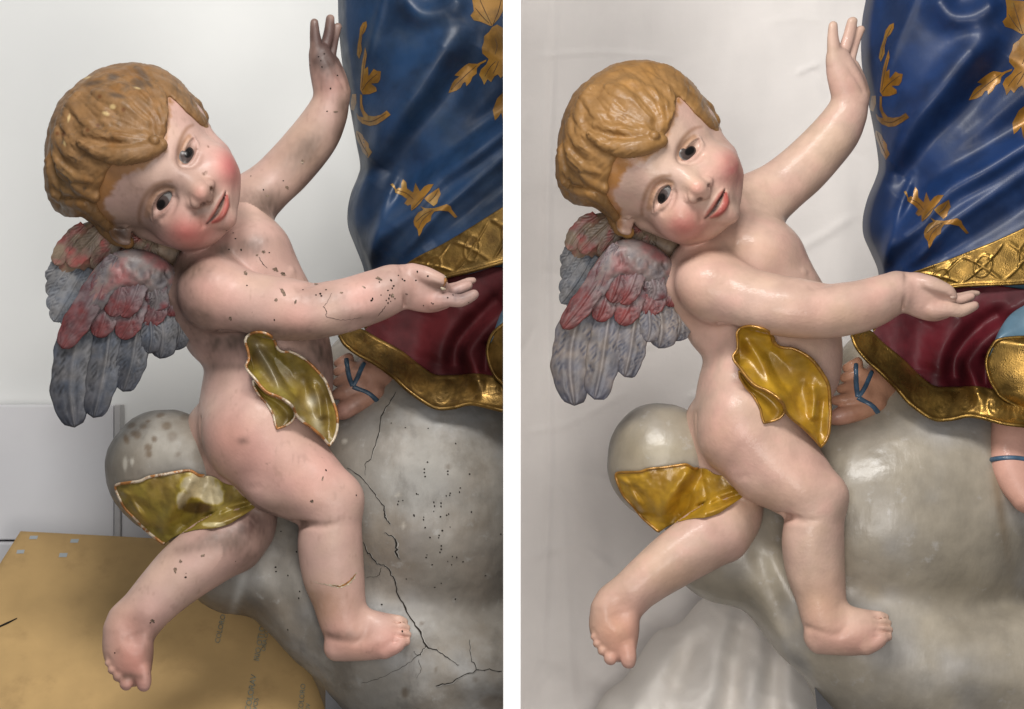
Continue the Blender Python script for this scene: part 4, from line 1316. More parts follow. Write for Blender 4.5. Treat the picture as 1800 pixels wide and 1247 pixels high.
DRESS_RIDGES = [([(930, 500), (880, 545), (838, 590), (822, 620), (838, 655), (846, 690)], 30, 15), ([(815, 530), (790, 585), (768, 640)], 12, 24), ([(884, 590), (866, 640), (872, 690)], 14, 14),
                ([(900, 520), (845, 565), (806, 610), (800, 660)], -36, 20), ([(750, 540), (735, 600), (735, 640)], -12, 26), ([(860, 600), (852, 660)], -18, 10)]
def dress_z(x, y):
    z = -78 + (x - 640) * .24 + (y - 500) * .12
    for l, h, w in DRESS_RIDGES:
        z = z + ridge(x, y, l, h, w)
    return z + (fbm(np.c_[x, y, 0 * x], 40, 61) - .5) * 6
HEM_UP = [(618, 574), (640, 580), (662, 593), (705, 616), (744, 646), (768, 659), (805, 659), (842, 657), (884, 664), (930, 668)]
HEM_LO = [(597, 590), (607, 606), (628, 622), (660, 640), (693, 664), (722, 690), (763, 716), (795, 717), (830, 710), (884, 722), (930, 726)]
def hem_relief(s, t):
    # stamped scrolls: rings with petals
    u = ((s / 46) % 1) - .5
    r = np.sqrt((u * 1.0) ** 2 + ((t - .5) * .9) ** 2); a = np.arctan2(t - .5, u)
    return (1.5 * np.exp(-((r - .30) / .035) ** 2) + 1.3 * np.exp(-((r - .17 - .05 * np.cos(a * 5)) / .04) ** 2) + 1.1 * np.exp(-((np.abs(u) - .47) / .03) ** 2)) * np.clip((t - .1) * 10, 0, 1) * np.clip((.9 - t) * 10, 0, 1)
def hem_z(x, y, s, t):
    z = dress_z(x, y) + 8 + 44 * t
    return z + np.sin(s / 21 + 1.2 * np.sin(s / 60)) * 7 * (t * .8 + .2) + np.sin(s / 9.0) * 1.2 * t + 2.2 * np.exp(-((t - .97) / .05) ** 2) + 1.2 * np.exp(-((t - .06) / .04) ** 2) + .55 * hem_relief(s, t)

def leaf_outline(lobes, n=9):
    """outline of a lobed leaf, base at 0, tip at +x, length 1"""
    pts = []
    k = lobes
    for i in range(k):
        a = i / k; b = (i + 1) / k
        w = .42 * math.sin(math.pi * min(.98, (a * .75 + .22)))
        pts += [(a + .02, w * .55), (a + (b - a) * .45, w * 1.0), (b + .05 if i < k - 1 else b - .06, w * .86 if i < k - 1 else w * .4)]
    up = [(0, .02)] + pts + [(1.0, 0)]
    return up + [(x, -y) for x, y in reversed(up[:-1])]
def ornament(px, py, ang, ln, wd, lobes=3, curl=0.0, zf=None, lift=1.2):
    """gold leaf applied on the mantle: a thin raised lobed leaf that follows the cloth, with a vein groove"""
    half = A(leaf_outline(lobes)); n = len(half) // 2
    up = half[:n + 1]
    u = np.linspace(0, 1, 40)
    w = np.interp(u, up[:, 0], up[:, 1]) if np.all(np.diff(up[:, 0]) >= 0) else None
    if w is None:
        xs = np.maximum.accumulate(up[:, 0] + np.arange(len(up)) * 1e-5)
        w = np.interp(u, xs, up[:, 1])
    v = np.linspace(-1, 1, 11)
    U, Vv = np.meshgrid(u, v, indexing='ij')
    W = w[:, None] * Vv * wd
    # lobes sweep forward
    X = U * ln + np.abs(Vv) * w[:, None] * wd * .35
    Yy = W + curl * (U ** 2) * ln
    ca, sa = math.cos(ang), math.sin(ang)
    x = px + X * ca - Yy * sa; y = py + X * sa + Yy * ca
    z = zf(x.ravel(), y.ravel()) + lift + (1.4 * (1 - np.abs(Vv)) ** .5 * (w[:, None] > .03) - 1.6 * np.exp(-(Vv / .16) ** 2)).ravel()
    return slab(np.c_[x.ravel(), y.ravel(), z], 40, 11, 3.0)
def stem(pts, r, zf, lift=.8):
    p = crom(A(pts, float), 6)
    z = zf(p[:, 0], p[:, 1]) + lift
    return tube(np.c_[p, z], r, 8, n=1)
def _z(pts, s, ox, oy):
    return [(x / s + ox, y / s + oy) for x, y in pts]
ORNAMENTS = [
    ('gold_leaf', _z([(225, 155), (198, 168), (178, 205), (172, 270), (160, 330), (155, 400), (172, 432), (192, 372), (186, 320), (195, 255), (215, 232), (230, 190)], 4.157, 590, 0), [_z([(215, 180), (185, 280), (172, 400)], 4.157, 590, 0)]),
    ('gold_leaf', _z([(216, 345), (203, 410), (190, 480), (184, 560), (178, 655), (198, 692), (246, 690), (300, 668), (296, 640), (258, 612), (310, 608), (326, 580), (331, 522), (300, 518), (278, 504), (250, 545), (240, 555), (236, 488), (212, 505), (228, 400)], 4.157, 590, 0), [_z([(195, 660), (235, 600), (310, 535)], 4.157, 590, 0), _z([(190, 640), (198, 560), (214, 400)], 4.157, 590, 0)]),
    ('gold_scroll', _z([(178, 690), (178, 790), (205, 860), (170, 850), (150, 826), (160, 870), (195, 905), (250, 922), (300, 912), (350, 880), (402, 840), (374, 808), (330, 840), (280, 852), (238, 846), (208, 810), (194, 760), (194, 695)], 4.157, 590, 0), [_z([(200, 880), (270, 885), (370, 830)], 4.157, 590, 0)]),
    ('gold_leaf', _z([(120, 690), (150, 688), (152, 750), (132, 812), (108, 800), (112, 740)], 4.157, 590, 0), []),
    ('gold_leaf', _z([(150, 955), (172, 965), (195, 985), (205, 1010), (240, 1050), (243, 1080), (266, 1112), (236, 1158), (215, 1130), (196, 1112), (180, 1070), (165, 1040), (145, 1000)], 4.157, 590, 0), [_z([(160, 975), (195, 1060), (238, 1130)], 4.157, 590, 0)]),
    ('gold_leaf', _z([(985, -40), (1000, 10), (1010, 80), (985, 115), (1010, 150), (1060, 160), (1125, 188), (1142, 192), (1165, 165), (1190, 140), (1235, 60), (1240, -40)], 4.157, 590, 0), [_z([(1045, -20), (1090, 80), (1140, 185)], 4.157, 590, 0), _z([(1215, -20), (1190, 80), (1150, 180)], 4.157, 590, 0), _z([(1020, 60), (1070, 120), (1120, 170)], 4.157, 590, 0)]),
    ('gold_flower', _z([(1142, 200), (1180, 180), (1215, 200), (1240, 230), (1240, 540), (1205, 572), (1185, 545), (1160, 560), (1135, 602), (1110, 580), (1085, 622), (1068, 580), (1048, 548), (1062, 508), (1100, 472), (1118, 432), (1072, 392), (1068, 350), (1082, 310), (1085, 265), (1120, 235)], 4.157, 590, 0), [_z([(1165, 280), (1180, 340), (1165, 400)], 4.157, 590, 0), _z([(1090, 560), (1130, 490), (1170, 450)], 4.157, 590, 0), _z([(1150, 540), (1175, 490), (1190, 450)], 4.157, 590, 0)]),
    ('gold_leaf', _z([(1102, 436), (1060, 455), (1035, 468), (972, 464), (945, 480), (912, 508), (868, 552), (906, 560), (870, 585), (850, 612), (824, 682), (880, 664), (915, 640), (930, 608), (948, 600), (956, 632), (985, 600), (1000, 562), (1030, 540), (1034, 498), (1060, 470), (1098, 452)], 4.157, 590, 0), [_z([(840, 660), (930, 570), (1030, 480)], 4.157, 590, 0)]),
    ('gold_leaf', [(889, 158), (874, 173), (866, 194), (870, 212), (876, 206), (881, 198), (885, 214), (890, 222)], []),
    ('gold_flower', _z([(262, 252), (285, 240), (302, 262), (318, 302), (345, 285), (370, 292), (372, 240), (388, 198), (420, 232), (428, 292), (488, 332), (500, 280), (512, 236), (540, 290), (556, 322), (600, 272), (640, 252), (694, 248), (655, 310), (604, 372), (560, 440), (520, 480), (470, 516), (466, 450), (435, 465), (400, 442), (430, 400), (378, 362), (310, 334), (305, 300)], 5.668, 640, 280), [_z([(480, 495), (540, 430), (600, 372)], 5.668, 640, 280), _z([(330, 310), (420, 340), (490, 400)], 5.668, 640, 280)]),
    ('gold_leaf', _z([(600, 392), (640, 355), (682, 328), (746, 284), (764, 350), (738, 402), (728, 440), (692, 470), (655, 440), (625, 420)], 5.668, 640, 280), [_z([(650, 420), (700, 370), (735, 310)], 5.668, 640, 280)]),
    ('gold_leaf', _z([(560, 468), (610, 490), (700, 488), (760, 470), (822, 448), (864, 470), (872, 500), (930, 576), (905, 586), (840, 522), (760, 512), (700, 522), (672, 560), (664, 612), (620, 640), (585, 690), (570, 735), (545, 772), (532, 700), (500, 662), (492, 620), (504, 580), (540, 530), (590, 505)], 5.668, 640, 280), [_z([(520, 620), (600, 550), (690, 505)], 5.668, 640, 280), _z([(545, 690), (580, 610), (680, 515)], 5.668, 640, 280)]),
]
def poly_sheet(poly, zf, lift, seed=0, step=3.2):
    """flat gilded shape lying on the mantle, triangulated so that it follows the folds; thin but with a back"""
    poly = A(poly, float)
    out = []
    for a, b in zip(poly, np.roll(poly, -1, 0)):
        n = max(1, int(np.hypot(*(b - a)) / step))
        for k in range(n):
            out.append(a + (b - a) * k / n)
    out = A(out)
    gx, gy = np.meshgrid(np.arange(out[:, 0].min(), out[:, 0].max(), step), np.arange(out[:, 1].min(), out[:, 1].max(), step))
    pts = np.c_[gx.ravel(), gy.ravel()] + rng.normal(0, .2, (gx.size, 2))
    d, _ = polydist(pts, np.vstack([out, out[:1]]))
    pts = pts[inpoly(pts, out) & (d > step * .45)]
    from mathutils import Vector
    from mathutils.geometry import delaunay_2d_cdt
    allp = np.vstack([out, pts])
    n = len(out)
    vs_, es_, fs_ = delaunay_2d_cdt([Vector((float(x), float(y))) for x, y in allp], [(i, (i + 1) % n) for i in range(n)], [], 1, 1e-5)[:3]
    V = A([(v.x, v.y) for v in vs_])
    F = [list(f) for f in fs_]
    Z = zf(V[:, 0], V[:, 1])
    T = np.c_[V, Z + lift]
    B = np.c_[V, Z - 2.0]
    m = len(V)
    F2 = F + [[i + m for i in reversed(f)] for f in F]
    return np.vstack([T, B]), F2

def build_foot():
    s = SDF()
    s.chain([(704, 612, -118, 42), (680, 640, -96, 41), (648, 664, -62, 36), (624, 677, -44, 29)], 14, zs=.85)
    s.chain([(655, 690, -44, 21), (628, 706, -30, 19.5), (607, 720, -26, 17), (599, 726, -26, 13)], 9)
    s.chain([(630, 676, -32, 15), (606, 688, -28, 12.5), (590, 694, -32, 9.5)], 7)
    s.chain([(622, 660, -44, 12), (604, 668, -40, 10), (592, 672, -44, 8)], 7)
    s.chain([(616, 644, -52, 11), (602, 650, -50, 9), (592, 654, -54, 7.5)], 7)
    s.chain([(612, 630, -62, 10), (601, 635, -60, 8.5), (593, 639, -64, 7)], 7)
    return s
# ------------------------------------------------------------------ the two bays: backgrounds
def Wp(x, y, z):
    return world_of(A([[x, y, z]], float), None)[0]
def box_obj(name, lo, hi, mat, parent=None, bevel=.002):
    lo = A(lo, float); hi = A(hi, float)
    import bmesh
    bm = bmesh.new()
    bmesh.ops.create_cube(bm, size=1.0)
    for v in bm.verts:
        v.co = [(lo[i] + hi[i]) / 2 + v.co[i] * (hi[i] - lo[i]) for i in range(3)]
    if bevel:
        bmesh.ops.bevel(bm, geom=list(bm.edges), offset=bevel, segments=2, affect='EDGES', profile=.6)
    base = origin_of(parent) if parent is not None else A([0, 0, 0.])
    for v in bm.verts:
        v.co = [v.co[i] - base[i] for i in range(3)]
    me = bpy.data.meshes.new(name); bm.to_mesh(me); bm.free()
    me.materials.append(mat)
    o = bpy.data.objects.new(name, me); COL.objects.link(o)
    if parent is not None:
        o.parent = parent
    return o
def quad_sheet(name, corners, mat, parent=None, nu=2, nv=2, fn=None, thick=.0):
    """bilinear sheet from four picture corners (x, y, z) tl, tr, br, bl"""
    c = A(corners, float)
    u = np.linspace(0, 1, nu); v = np.linspace(0, 1, nv)
    U, Vv = np.meshgrid(u, v, indexing='ij')
    P = (c[0] * (1 - U[..., None]) + c[1] * U[..., None]) * (1 - Vv[..., None]) + (c[3] * (1 - U[..., None]) + c[2] * U[..., None]) * Vv[..., None]
    P = P.reshape(-1, 3)
    if fn is not None:
        P[:, 2] += fn(P[:, 0], P[:, 1])
    if thick:
        V, F = slab(P, nu, nv, thick)
    else:
        V, F = P, grid_faces(nu, nv)
    return mesh_obj(name, V, F, mat, parent, world=False, side=None)

# white divider between the bays
tag(box_obj('divider_panel', (-.0140, -.36, -.2), (.0140, .90, 2.4), M['divider'], bevel=.0015), 'narrow upright white divider panel between the two statue bays', 'divider')

# left bay
tag(box_obj('wall', (-2.2, .66, -.6), (-.0142, .72, 3.2), M['wall'], bevel=0), kind='structure')
_pz = .60
pw = Wp(205, 712, -600); pb = Wp(0, 950, -600)
wp = empty('wall_panel', (-.9, .62, .62), 'pale grey low panel fixed to the wall behind the dirty left cherub', 'panel')
box_obj('panel_board', (-1.6, .610, pb[2]), (pw[0] - .008, .657, pw[2]), M['panel'], wp, .004)
box_obj('edge_strip', (pw[0] - .006, .604, pb[2]), (pw[0] + .006, .655, pw[2]), M['panel_edge'], wp, .002)
box_obj('base_strip', (-1.6, .590, pb[2] - .050), (pw[0] - .01, .655, pb[2] - .004), M['panel'], wp, .004)
box_obj('side_board', (pw[0] + .0065, .618, pb[2]), (pw[0] + .30, .657, pw[2] - .17), M['panel'], wp, .004)
box_obj('gap_strip', (-1.6, .600, Wp(0, 1010, -600)[2]), (pw[0] - .01, .655, pb[2] - .054), M['gap_dark'], wp, .003)  # added dark strip in place of the shaded gap below the panel

def card_z(y):
    return -470 + (y - 935) / 315 * 330
cb = empty('cardboard_sheet', Wp(280, 1247, -150), 'large brown cardboard sheet with blue printing behind the dirty left cherub', 'cardboard')
_cn = [(36, 934, card_z(934)), (640, 966, card_z(966)), (567, 1330, card_z(1330)), (-215, 1330, card_z(1330))]
quad_sheet('board', _cn, M['card'], cb, 60, 40, lambda x, y: (fbm(np.c_[x, y, 0 * x], 160, 71) - .5) * 2, 7)
def on_card(x, y, dz=1.3):
    return (x, y, card_z(y) + dz)
for (x, y, w, h) in ((60, 945, 7, 3), (132, 951, 7, 3.2), (37, 970, 6.5, 3.2), (112, 976, 7, 3.6)):
    quad_sheet('printed_mark', [on_card(x - w, y - h), on_card(x + w, y - h), on_card(x + w - 2, y + h), on_card(x - w - 2, y + h)], M['sticker'], cb)
def card_text(txt, x, y, size, ang):
    cu = bpy.data.curves.new('printed_text', 'FONT')
    cu.body = txt; cu.size = size / 1000; cu.extrude = 0.0002; cu.space_character = .9
    cu.resolution_u = 2
    o = bpy.data.objects.new('printed_text', cu)
    dg = None
    COL.objects.link(o)
    bpy.context.view_layer.update()
    dg = bpy.context.evaluated_depsgraph_get()
    me = bpy.data.meshes.new_from_object(o.evaluated_get(dg))
    bpy.data.objects.remove(o)
    n = len(me.vertices); co = np.empty(n * 3); me.vertices.foreach_get('co', co); co = co.reshape(-1, 3) * 1000
    ca, sa = math.cos(ang), math.sin(ang)
    px = x + co[:, 0] * ca + co[:, 1] * sa
    py = y + co[:, 0] * sa - co[:, 1] * ca
    P = np.c_[px, py, card_z(py) + 1.5 + co[:, 2]]
    F = [list(p.vertices) for p in me.polygons]
    mesh_obj('printed_text', P, F, M['ink'], cb, smooth=False, world=False, side=None)
for txt, x, y, s, a in (('COLORO', 386, 1132, 13, -78), ('IRIO OTI ORO', 455, 1163, 14, -80), ('ORA COLI', 466, 1146, 11, -80), ('COLORAV', 440, 1252, 15, -80), ('AVOS', 450, 1256, 12, -80), ('COLORO', 532, 1254, 13, -84), ('OV', 544, 1252, 11, -84)):
    card_text(txt, x, y, s, math.radians(a))
tv, tf = tube([on_card(-6, 1104, 2), on_card(12, 1096, 2), on_card(30, 1087, 2)], [1.6, 2.0, .8], 6)
mesh_obj('pen_stroke', tv, tf, M['crack'], cb, world=False, side=None)

# right bay
def sheet_fn(x, y):
    P = np.c_[x, y, 0 * x]
    z = (fbm(P, 300, 81) - .5) * 46 + (fbm(P * A([1, .35, 1]), 90, 83) - .5) * 12
    for l, h, w in (([(975, 0), (962, 400), (966, 800), (950, 1250)], 5, 7), ([(940, 100), (1050, 92), (1180, 100)], 2.5, 5), ([(1010, 700), (1060, 640), (1160, 600)], 3, 6), ([(930, 980), (1010, 960), (1080, 1000)], 4, 9),
                    ([(1340, 470), (1420, 430), (1500, 380)], 4, 8), ([(1400, 130), (1420, 120), (1440, 112)], 5, 5), ([(990, 880), (1000, 1100), (1010, 1250)], 5, 10), ([(925, 760), (1000, 745), (1100, 690)], 3, 6)):
        z = z + ridge(x, y, l, h, w)
    rr = np.random.default_rng(12)
    for _ in range(46):
        x0, y0 = rr.uniform(920, 1560), rr.uniform(-20, 1240); an = rr.uniform(0, 3.14); ln = rr.uniform(30, 130)
        l = [(x0, y0), (x0 + ln * .5 * math.cos(an) + rr.normal(0, 6), y0 + ln * .5 * math.sin(an) + rr.normal(0, 6)), (x0 + ln * math.cos(an), y0 + ln * math.sin(an))]
        z = z + ridge(x, y, l, rr.uniform(-3.0, 3.5), rr.uniform(4.5, 9))
    k = np.clip((y - 1000) / 240, 0, 1.6)
    z = z + k ** 2 * 60
    for l, h, w in (([(1080, 1290), (1140, 1200), (1230, 1150), (1330, 1140)], 90, 60), ([(1190, 1080), (1240, 1140), (1290, 1210), (1300, 1290)], 50, 44), ([(1330, 1120), (1360, 1180), (1400, 1280)], 70, 40),
                    ([(1160, 1080), (1120, 1160), (1060, 1230)], -26, 40), ([(960, 1180), (1000, 1220), (1020, 1290)], 14, 30), ([(1040, 900), (1050, 1050), (1040, 1200)], 10, 26)):
        z = z + ridge(x, y, l, h, w)
    return z
sh = quad_sheet('backdrop_sheet', [(903, -150, -820), (2150, -150, -820), (2150, 1450, -700), (903, 1450, -700)], M['sheet'], None, 330, 380, sheet_fn)
tag(sh, 'wrinkled off-white cotton sheet hung behind the glossy restored cherub', 'sheet')

# bright cloth bunched at the foot of the backdrop
def bunch():
    top = crom(A([(1000, 1330), (1060, 1225), (1100, 1190), (1150, 1115), (1195, 1095), (1240, 1050), (1300, 1058), (1350, 1085), (1400, 1110), (1470, 1180)], float), 12)
    s = np.r_[0, np.cumsum(np.hypot(*np.diff(top, axis=0).T))]
    qn = np.linspace(0, s[-1], 150)
    T = np.stack([np.interp(qn, s, top[:, k]) for k in range(2)], 1)
    Bm = np.c_[np.linspace(1010, 1500, 150), np.full(150, 1400.)]
    v = np.linspace(0, 1, 90)
    P = T[:, None] * (1 - v[None, :, None]) + Bm[:, None] * v[None, :, None]
    x, y = P[..., 0].ravel(), P[..., 1].ravel(); vv = np.tile(v, 150)
    z = -560 + 210 * np.sqrt(np.clip(vv * 2.2, 0, 1)) + 60 * vv
    for l, h, w in (([(1090, 1300), (1140, 1200), (1200, 1125), (1250, 1075)], 46, 24), ([(1290, 1060), (1262, 1130), (1250, 1210), (1225, 1310)], 50, 22), ([(1330, 1080), (1335, 1150), (1320, 1220), (1330, 1310)], 40, 20), ([(1400, 1120), (1385, 1190), (1400, 1290)], 40, 22),
                    ([(1225, 1110), (1195, 1180), (1165, 1290)], -34, 18), ([(1305, 1090), (1292, 1160), (1280, 1260)], -34, 16), ([(1365, 1110), (1360, 1190), (1365, 1280)], -30, 16), ([(1130, 1250), (1190, 1235), (1240, 1255)], 16, 16)):
        z = z + .62 * ridge(x, y, l, h, w)
    z = z + (fbm(np.c_[x, y, 0 * x], 70, 88) - .5) * 40 + (fbm(np.c_[x, y, 0 * x], 24, 89) - .5) * 5
    o = mesh_obj('bunched_cloth', *slab(np.c_[x, y, z], 150, 90, 4), M['white_cloth'], None, world=False, side=None)
    tag(o, 'bright white bunched cloth low down beside the trailing foot of the restored cherub', 'cloth')
bunch()
# ------------------------------------------------------------------ sculpt once
import time
_t0 = time.time()
def log(*a):
    print('[%.1fs]' % (time.time() - _t0), *a)
BODY = build_body()
BODY_R = whole_thumb(BODY)
HAIR = build_hair()
NW, FW = near_wing_sdf(), far_wing_sdf()
CLOUD = build_cloud()
FOOT = build_foot()
log('defined')
VOX = 2.65
bv, bf, bv2, bf2 = BODY.mesh2(BODY_R, (690, 455, 30), (870, 570, 190), (60, 20, -190), (860, 1235, 270), VOX)
log('body', len(bv))
hv, hf = HAIR.mesh((60, 90, -110), (390, 445, 230), 2.55)
nwv, nwf = NW.mesh((90, 420, 0), (365, 640, 120), 2.6)
fwv, fwf = FW.mesh((70, 370, -50), (370, 560, 60), 2.6)
cv, cf = CLOUD.mesh((170, 570, -330), (1010, 1300, 120), 4.4, keep=True)
fv, ff = FOOT.mesh((575, 560, -150), (760, 760, 10), 2.4, keep=True)
log('sculpted', len(hv), len(cv))
def mesh_normals(V, F):
    f = np.cross(V[F[:, 2]] - V[F[:, 0]], V[F[:, 3]] - V[F[:, 1]])
    n = np.zeros_like(V)
    for k in range(4):
        for c in range(3):
            n[:, c] += np.bincount(F[:, k], f[:, c], len(V))
    return -n / (np.linalg.norm(n, axis=1)[:, None] + 1e-9)
def bumpy(sd, V, amp, sc, seed, F=None):
    n = normals(sd, V) if F is None else mesh_normals(V, F)
    d = (fbm(V, sc, seed) - .5) * amp + (fbm(V * A([1, .5, 1]), sc * .3, seed + 5) - .5) * amp * .3
    return V + n * d[:, None]
# keep the part of the cloud that can be seen (trim towards the back and the divider)
def trim(V, F, keep):
    k = keep[F].all(1)
    F = F[k]
    used = np.zeros(len(V), bool); used[F.ravel()] = True
    m = np.cumsum(used) - 1
    return V[used], m[F]
zc_card = CLOUD

def zsurf(sd, xy):
    return sd.hm(np.asarray(xy, float))
def normals(sd, P, e=1.5):
    g = np.stack([sd.eval(P + A(d) * e) - sd.eval(P - A(d) * e) for d in ((1., 0, 0), (0, 1., 0), (0, 0, 1.))], 1)
    return g / (np.linalg.norm(g, axis=1)[:, None] + 1e-9)
cv_smooth = bumpy(CLOUD, cv, 4.0, 60, 3, cf)
cv = bumpy(CLOUD, cv, 9.0, 60, 3, cf)
def hair_waves(V, F):
    n = mesh_normals(V, F)
    d = V[:, :2] - A([286., 262.])
    r = np.hypot(*d.T); th = np.arctan2(d[:, 1], d[:, 0])
    th = np.where(th < 0, th + 2 * math.pi, th) + r * .0032
    st = fbm(np.c_[th * 22, r / 70, V[:, 2] / 90], 1.0, 7, 2) - .5
    st2 = fbm(np.c_[th * 48, r / 50, V[:, 2] / 70], 1.0, 27, 2) - .5
    lump = (fbm(V, 60, 41) - .5) * 14 + (fbm(V, 26, 43) - .5) * 4
    fade = np.clip(r / 60, .1, 1)
    disp = lump * np.clip(r / 90, .15, 1) + (st * 3.0 + st2 * 1.2) * fade
    return V + n * disp[:, None]
hv = hair_waves(hv, hf)
def discs(sd, pts, lift=.5, off=None):
    """small sunk dark discs lying on a sculpted surface: (x, y, r)"""
    pts = A(pts, float)
    z = zsurf(sd, pts[:, :2])
    ok = ~np.isnan(z)
    pts, z = pts[ok], z[ok]
    P = np.c_[pts[:, :2], z]
    n = normals(sd, P)
    V = []; F = []
    r = np.random.default_rng(1)
    for p, q, rad in zip(P, n, pts[:, 2]):
        a = np.cross(q, A([.2, 1, .1])); a /= np.linalg.norm(a); b = np.cross(q, a)
        k = 9; o = len(V)
        asp = r.uniform(.75, 1.25); ph = r.uniform(0, 6)
        V.append(p - q * .3 + q * lift)
        for j in range(k):
            t = 2 * math.pi * j / k + ph
            rr = rad * .82 * r.uniform(.85, 1.12)
            V.append(p + (a * math.cos(t) * asp + b * math.sin(t) / asp) * rr + q * lift)
        F += [[o, o + 1 + j, o + 1 + (j + 1) % k] for j in range(k)]
    return A(V), F
LOSSES = [(665, 490, 7, 3, .3), (497, 514, 3, 9, -.5), (484, 474, 6, 4, .2), (463, 443, 3.4, 3.4, .5), (540, 486, 4, 2, 0), (485, 528, 3, 3, 0), (308, 1002, 3, 6, 0), (317, 987, 3, 3, 0), (356, 977, 4.4, 2.8, 0), (432, 480, 4, 4, 0), (452, 449, 2.4, 2.4, 0), (498, 482, 5, 3.4, .4), (556, 500, 4, 2, .2),
          (520, 530, 2, 5, .3), (600, 515, 3, 2, 0), (640, 505, 4, 2, .6), (690, 520, 3, 4, .2), (505, 330, 4, 3, .5), (532, 285, 4, 5, .2), (510, 215, 3, 5, .4), (590, 197, 4, 2, 0), (470, 345, 3, 2, 0), (548, 882, 3.4, 2.6, .3), (567, 842, 2, 5, .4), (268, 1092, 5, 3, .3), (405, 560, 3, 4, .2), (380, 870, 2.6, 2, 0)]
def losses(sd, pts, seed=5):
    """ragged flakes of lost paint"""
    r = np.random.default_rng(seed); V = []; F = []
    for x, y, rx, ry, ro in pts:
        k = 13; o = len(V)
        rad = r.uniform(.55, 1.25, k)
        t = np.arange(k) / k * 2 * math.pi
        u = rx * rad * np.cos(t); v = ry * rad * np.sin(t)
        P = np.c_[x + u * math.cos(ro) - v * math.sin(ro), y + u * math.sin(ro) + v * math.cos(ro)]
        P = np.vstack([[[x, y]], P]); z = sd.hm(P)
        if np.isnan(z).any():
            continue
        V += [tuple(p) + (zz + .45,) for p, zz in zip(P, z)]
        F += [[o, o + 1 + j, o + 1 + (j + 1) % k] for j in range(k)]
    return A(V), F
def crack(sd, line, width, seed=0, lift=.5, jag=2.2):
    """jagged dark fissure ribbon on a sculpted surface"""
    r = np.random.default_rng(seed)
    p = crom(A(line, float), 5)
    p = p + r.normal(0, jag * .45, p.shape) * np.r_[[[0, 0]], np.ones((len(p) - 2, 2)), [[0, 0]]]
    z = zsurf(sd, p)
    if np.isnan(z).any():
        ok = ~np.isnan(z); p, z = p[ok], z[ok]
    t = np.gradient(p, axis=0); t /= np.hypot(*t.T)[:, None] + 1e-9
    nrm = np.c_[-t[:, 1], t[:, 0]]
    w = np.interp(np.linspace(0, 1, len(p)), np.linspace(0, 1, len(width)), width)[:, None] * r.uniform(.5, 1.2, (len(p), 1)) * .38
    a, b = p + nrm * w, p - nrm * w
    za, zb = zsurf(sd, a), zsurf(sd, b)
    za = np.where(np.isnan(za), z, za) + lift; zb = np.where(np.isnan(zb), z, zb) + lift
    V = np.empty((len(p) * 2, 3)); V[0::2] = np.c_[a, za]; V[1::2] = np.c_[b, zb]
    F = [[2 * i, 2 * i + 1, 2 * i + 3, 2 * i + 2] for i in range(len(p) - 1)]
    return V, F

# cloth flap at the waist
RIM_A = [(432, 644, 132), (438, 631, 128), (434.5, 612, 130), (431, 600, 134), (437, 589, 136), (453, 584, 134), (472, 588, 128), (482, 598, 122), (487, 612, 116), (497, 619, 112), (508, 618, 112), (523, 624, 112), (540, 635, 110), (560, 655, 104), (573, 672, 98), (583, 699, 92),
         (592, 727, 88), (593, 752, 88), (587, 772, 92), (579, 783, 98), (568, 770, 108), (549, 753, 122), (533, 742, 132), (521, 730, 140), (515, 716, 144), (503, 705, 146), (488, 697, 146), (472, 691, 144), (460, 681, 142), (448, 666, 140), (438, 655, 136)]
RIM_B = [(446, 668, 138), (460, 683, 139), (472, 693, 140), (488, 699, 141), (503, 707, 141), (515, 718, 139), (519, 729, 136), (513, 741, 134), (501, 749, 132), (487, 754, 130), (483, 742, 126), (480, 729, 122), (469, 710, 120), (455, 694, 124), (446, 680, 130)]
def bodyz(x, y, add):
    z = BODY.hm(np.c_[x, y])
    z = np.where(z > 172, 60, z)
    return np.where(np.isnan(z), -60, z) + add
_bz = None
def flap_z(x, y, rho, zr):
    b = bodyz(x, y, 4)
    inner = np.maximum(b, 84)
    z = inner + (zr - inner) * np.clip(rho, 0, 1) ** 2.0
    z = z + ridge(x, y, [(446, 606), (470, 640), (500, 690), (516, 716)], 16, 9) - ridge(x, y, [(486, 622), (498, 650), (512, 690)], 8, 9) + ridge(x, y, [(548, 672), (560, 705), (566, 740)], 14, 8) - ridge(x, y, [(572, 690), (578, 730), (578, 765)], 6, 8)
    z = z + (fbm(np.c_[x, y, 0 * x], 18, 77) - .5) * 5 * (1 - rho ** 4)
    return np.maximum(z, b)
def flap_z2(x, y, rho, zr):
    b = bodyz(x, y, 3)
    z = np.maximum(b, 100) + (zr - np.maximum(b, 100)) * rho ** 1.6
    return np.maximum(z, b)
def ruled(up, lo, nu, nv, zf):
    U = crom(A(up, float), 10); W = crom(A(lo, float), 10)
    def re(c):
        s = np.r_[0, np.cumsum(np.hypot(*np.diff(c[:, :2], axis=0).T))]
        qn = np.linspace(0, s[-1], nu)
        return np.stack([np.interp(qn, s, c[:, k]) for k in range(c.shape[1])], 1)
    U, W = re(U), re(W)
    t = np.linspace(0, 1, nv)[None, :, None]
    P = U[:, None] * (1 - t) + W[:, None] * t
    rho = np.repeat(np.abs(2 * t[..., 0] - 1), nu, 0)
    ends = np.abs(2 * np.linspace(0, 1, nu) - 1)[:, None] ** 6
    rho = np.maximum(rho, ends)
    z = zf(P[..., 0].ravel(), P[..., 1].ravel(), rho.ravel(), P[..., 2].ravel() if P.shape[2] > 2 else np.zeros(nu * nv))
    V = np.c_[P[..., :2].reshape(-1, 2), z]
    g = V.reshape(nu, nv, 3)
    ring = np.vstack([g[:, 0], g[::-1, -1]])
    return V, nu, nv, ring
k0 = 20
fa = ruled([RIM_A[-1]] + RIM_A[:20], [RIM_A[-1]] + RIM_A[-2:18:-1], 110, 40, flap_z)
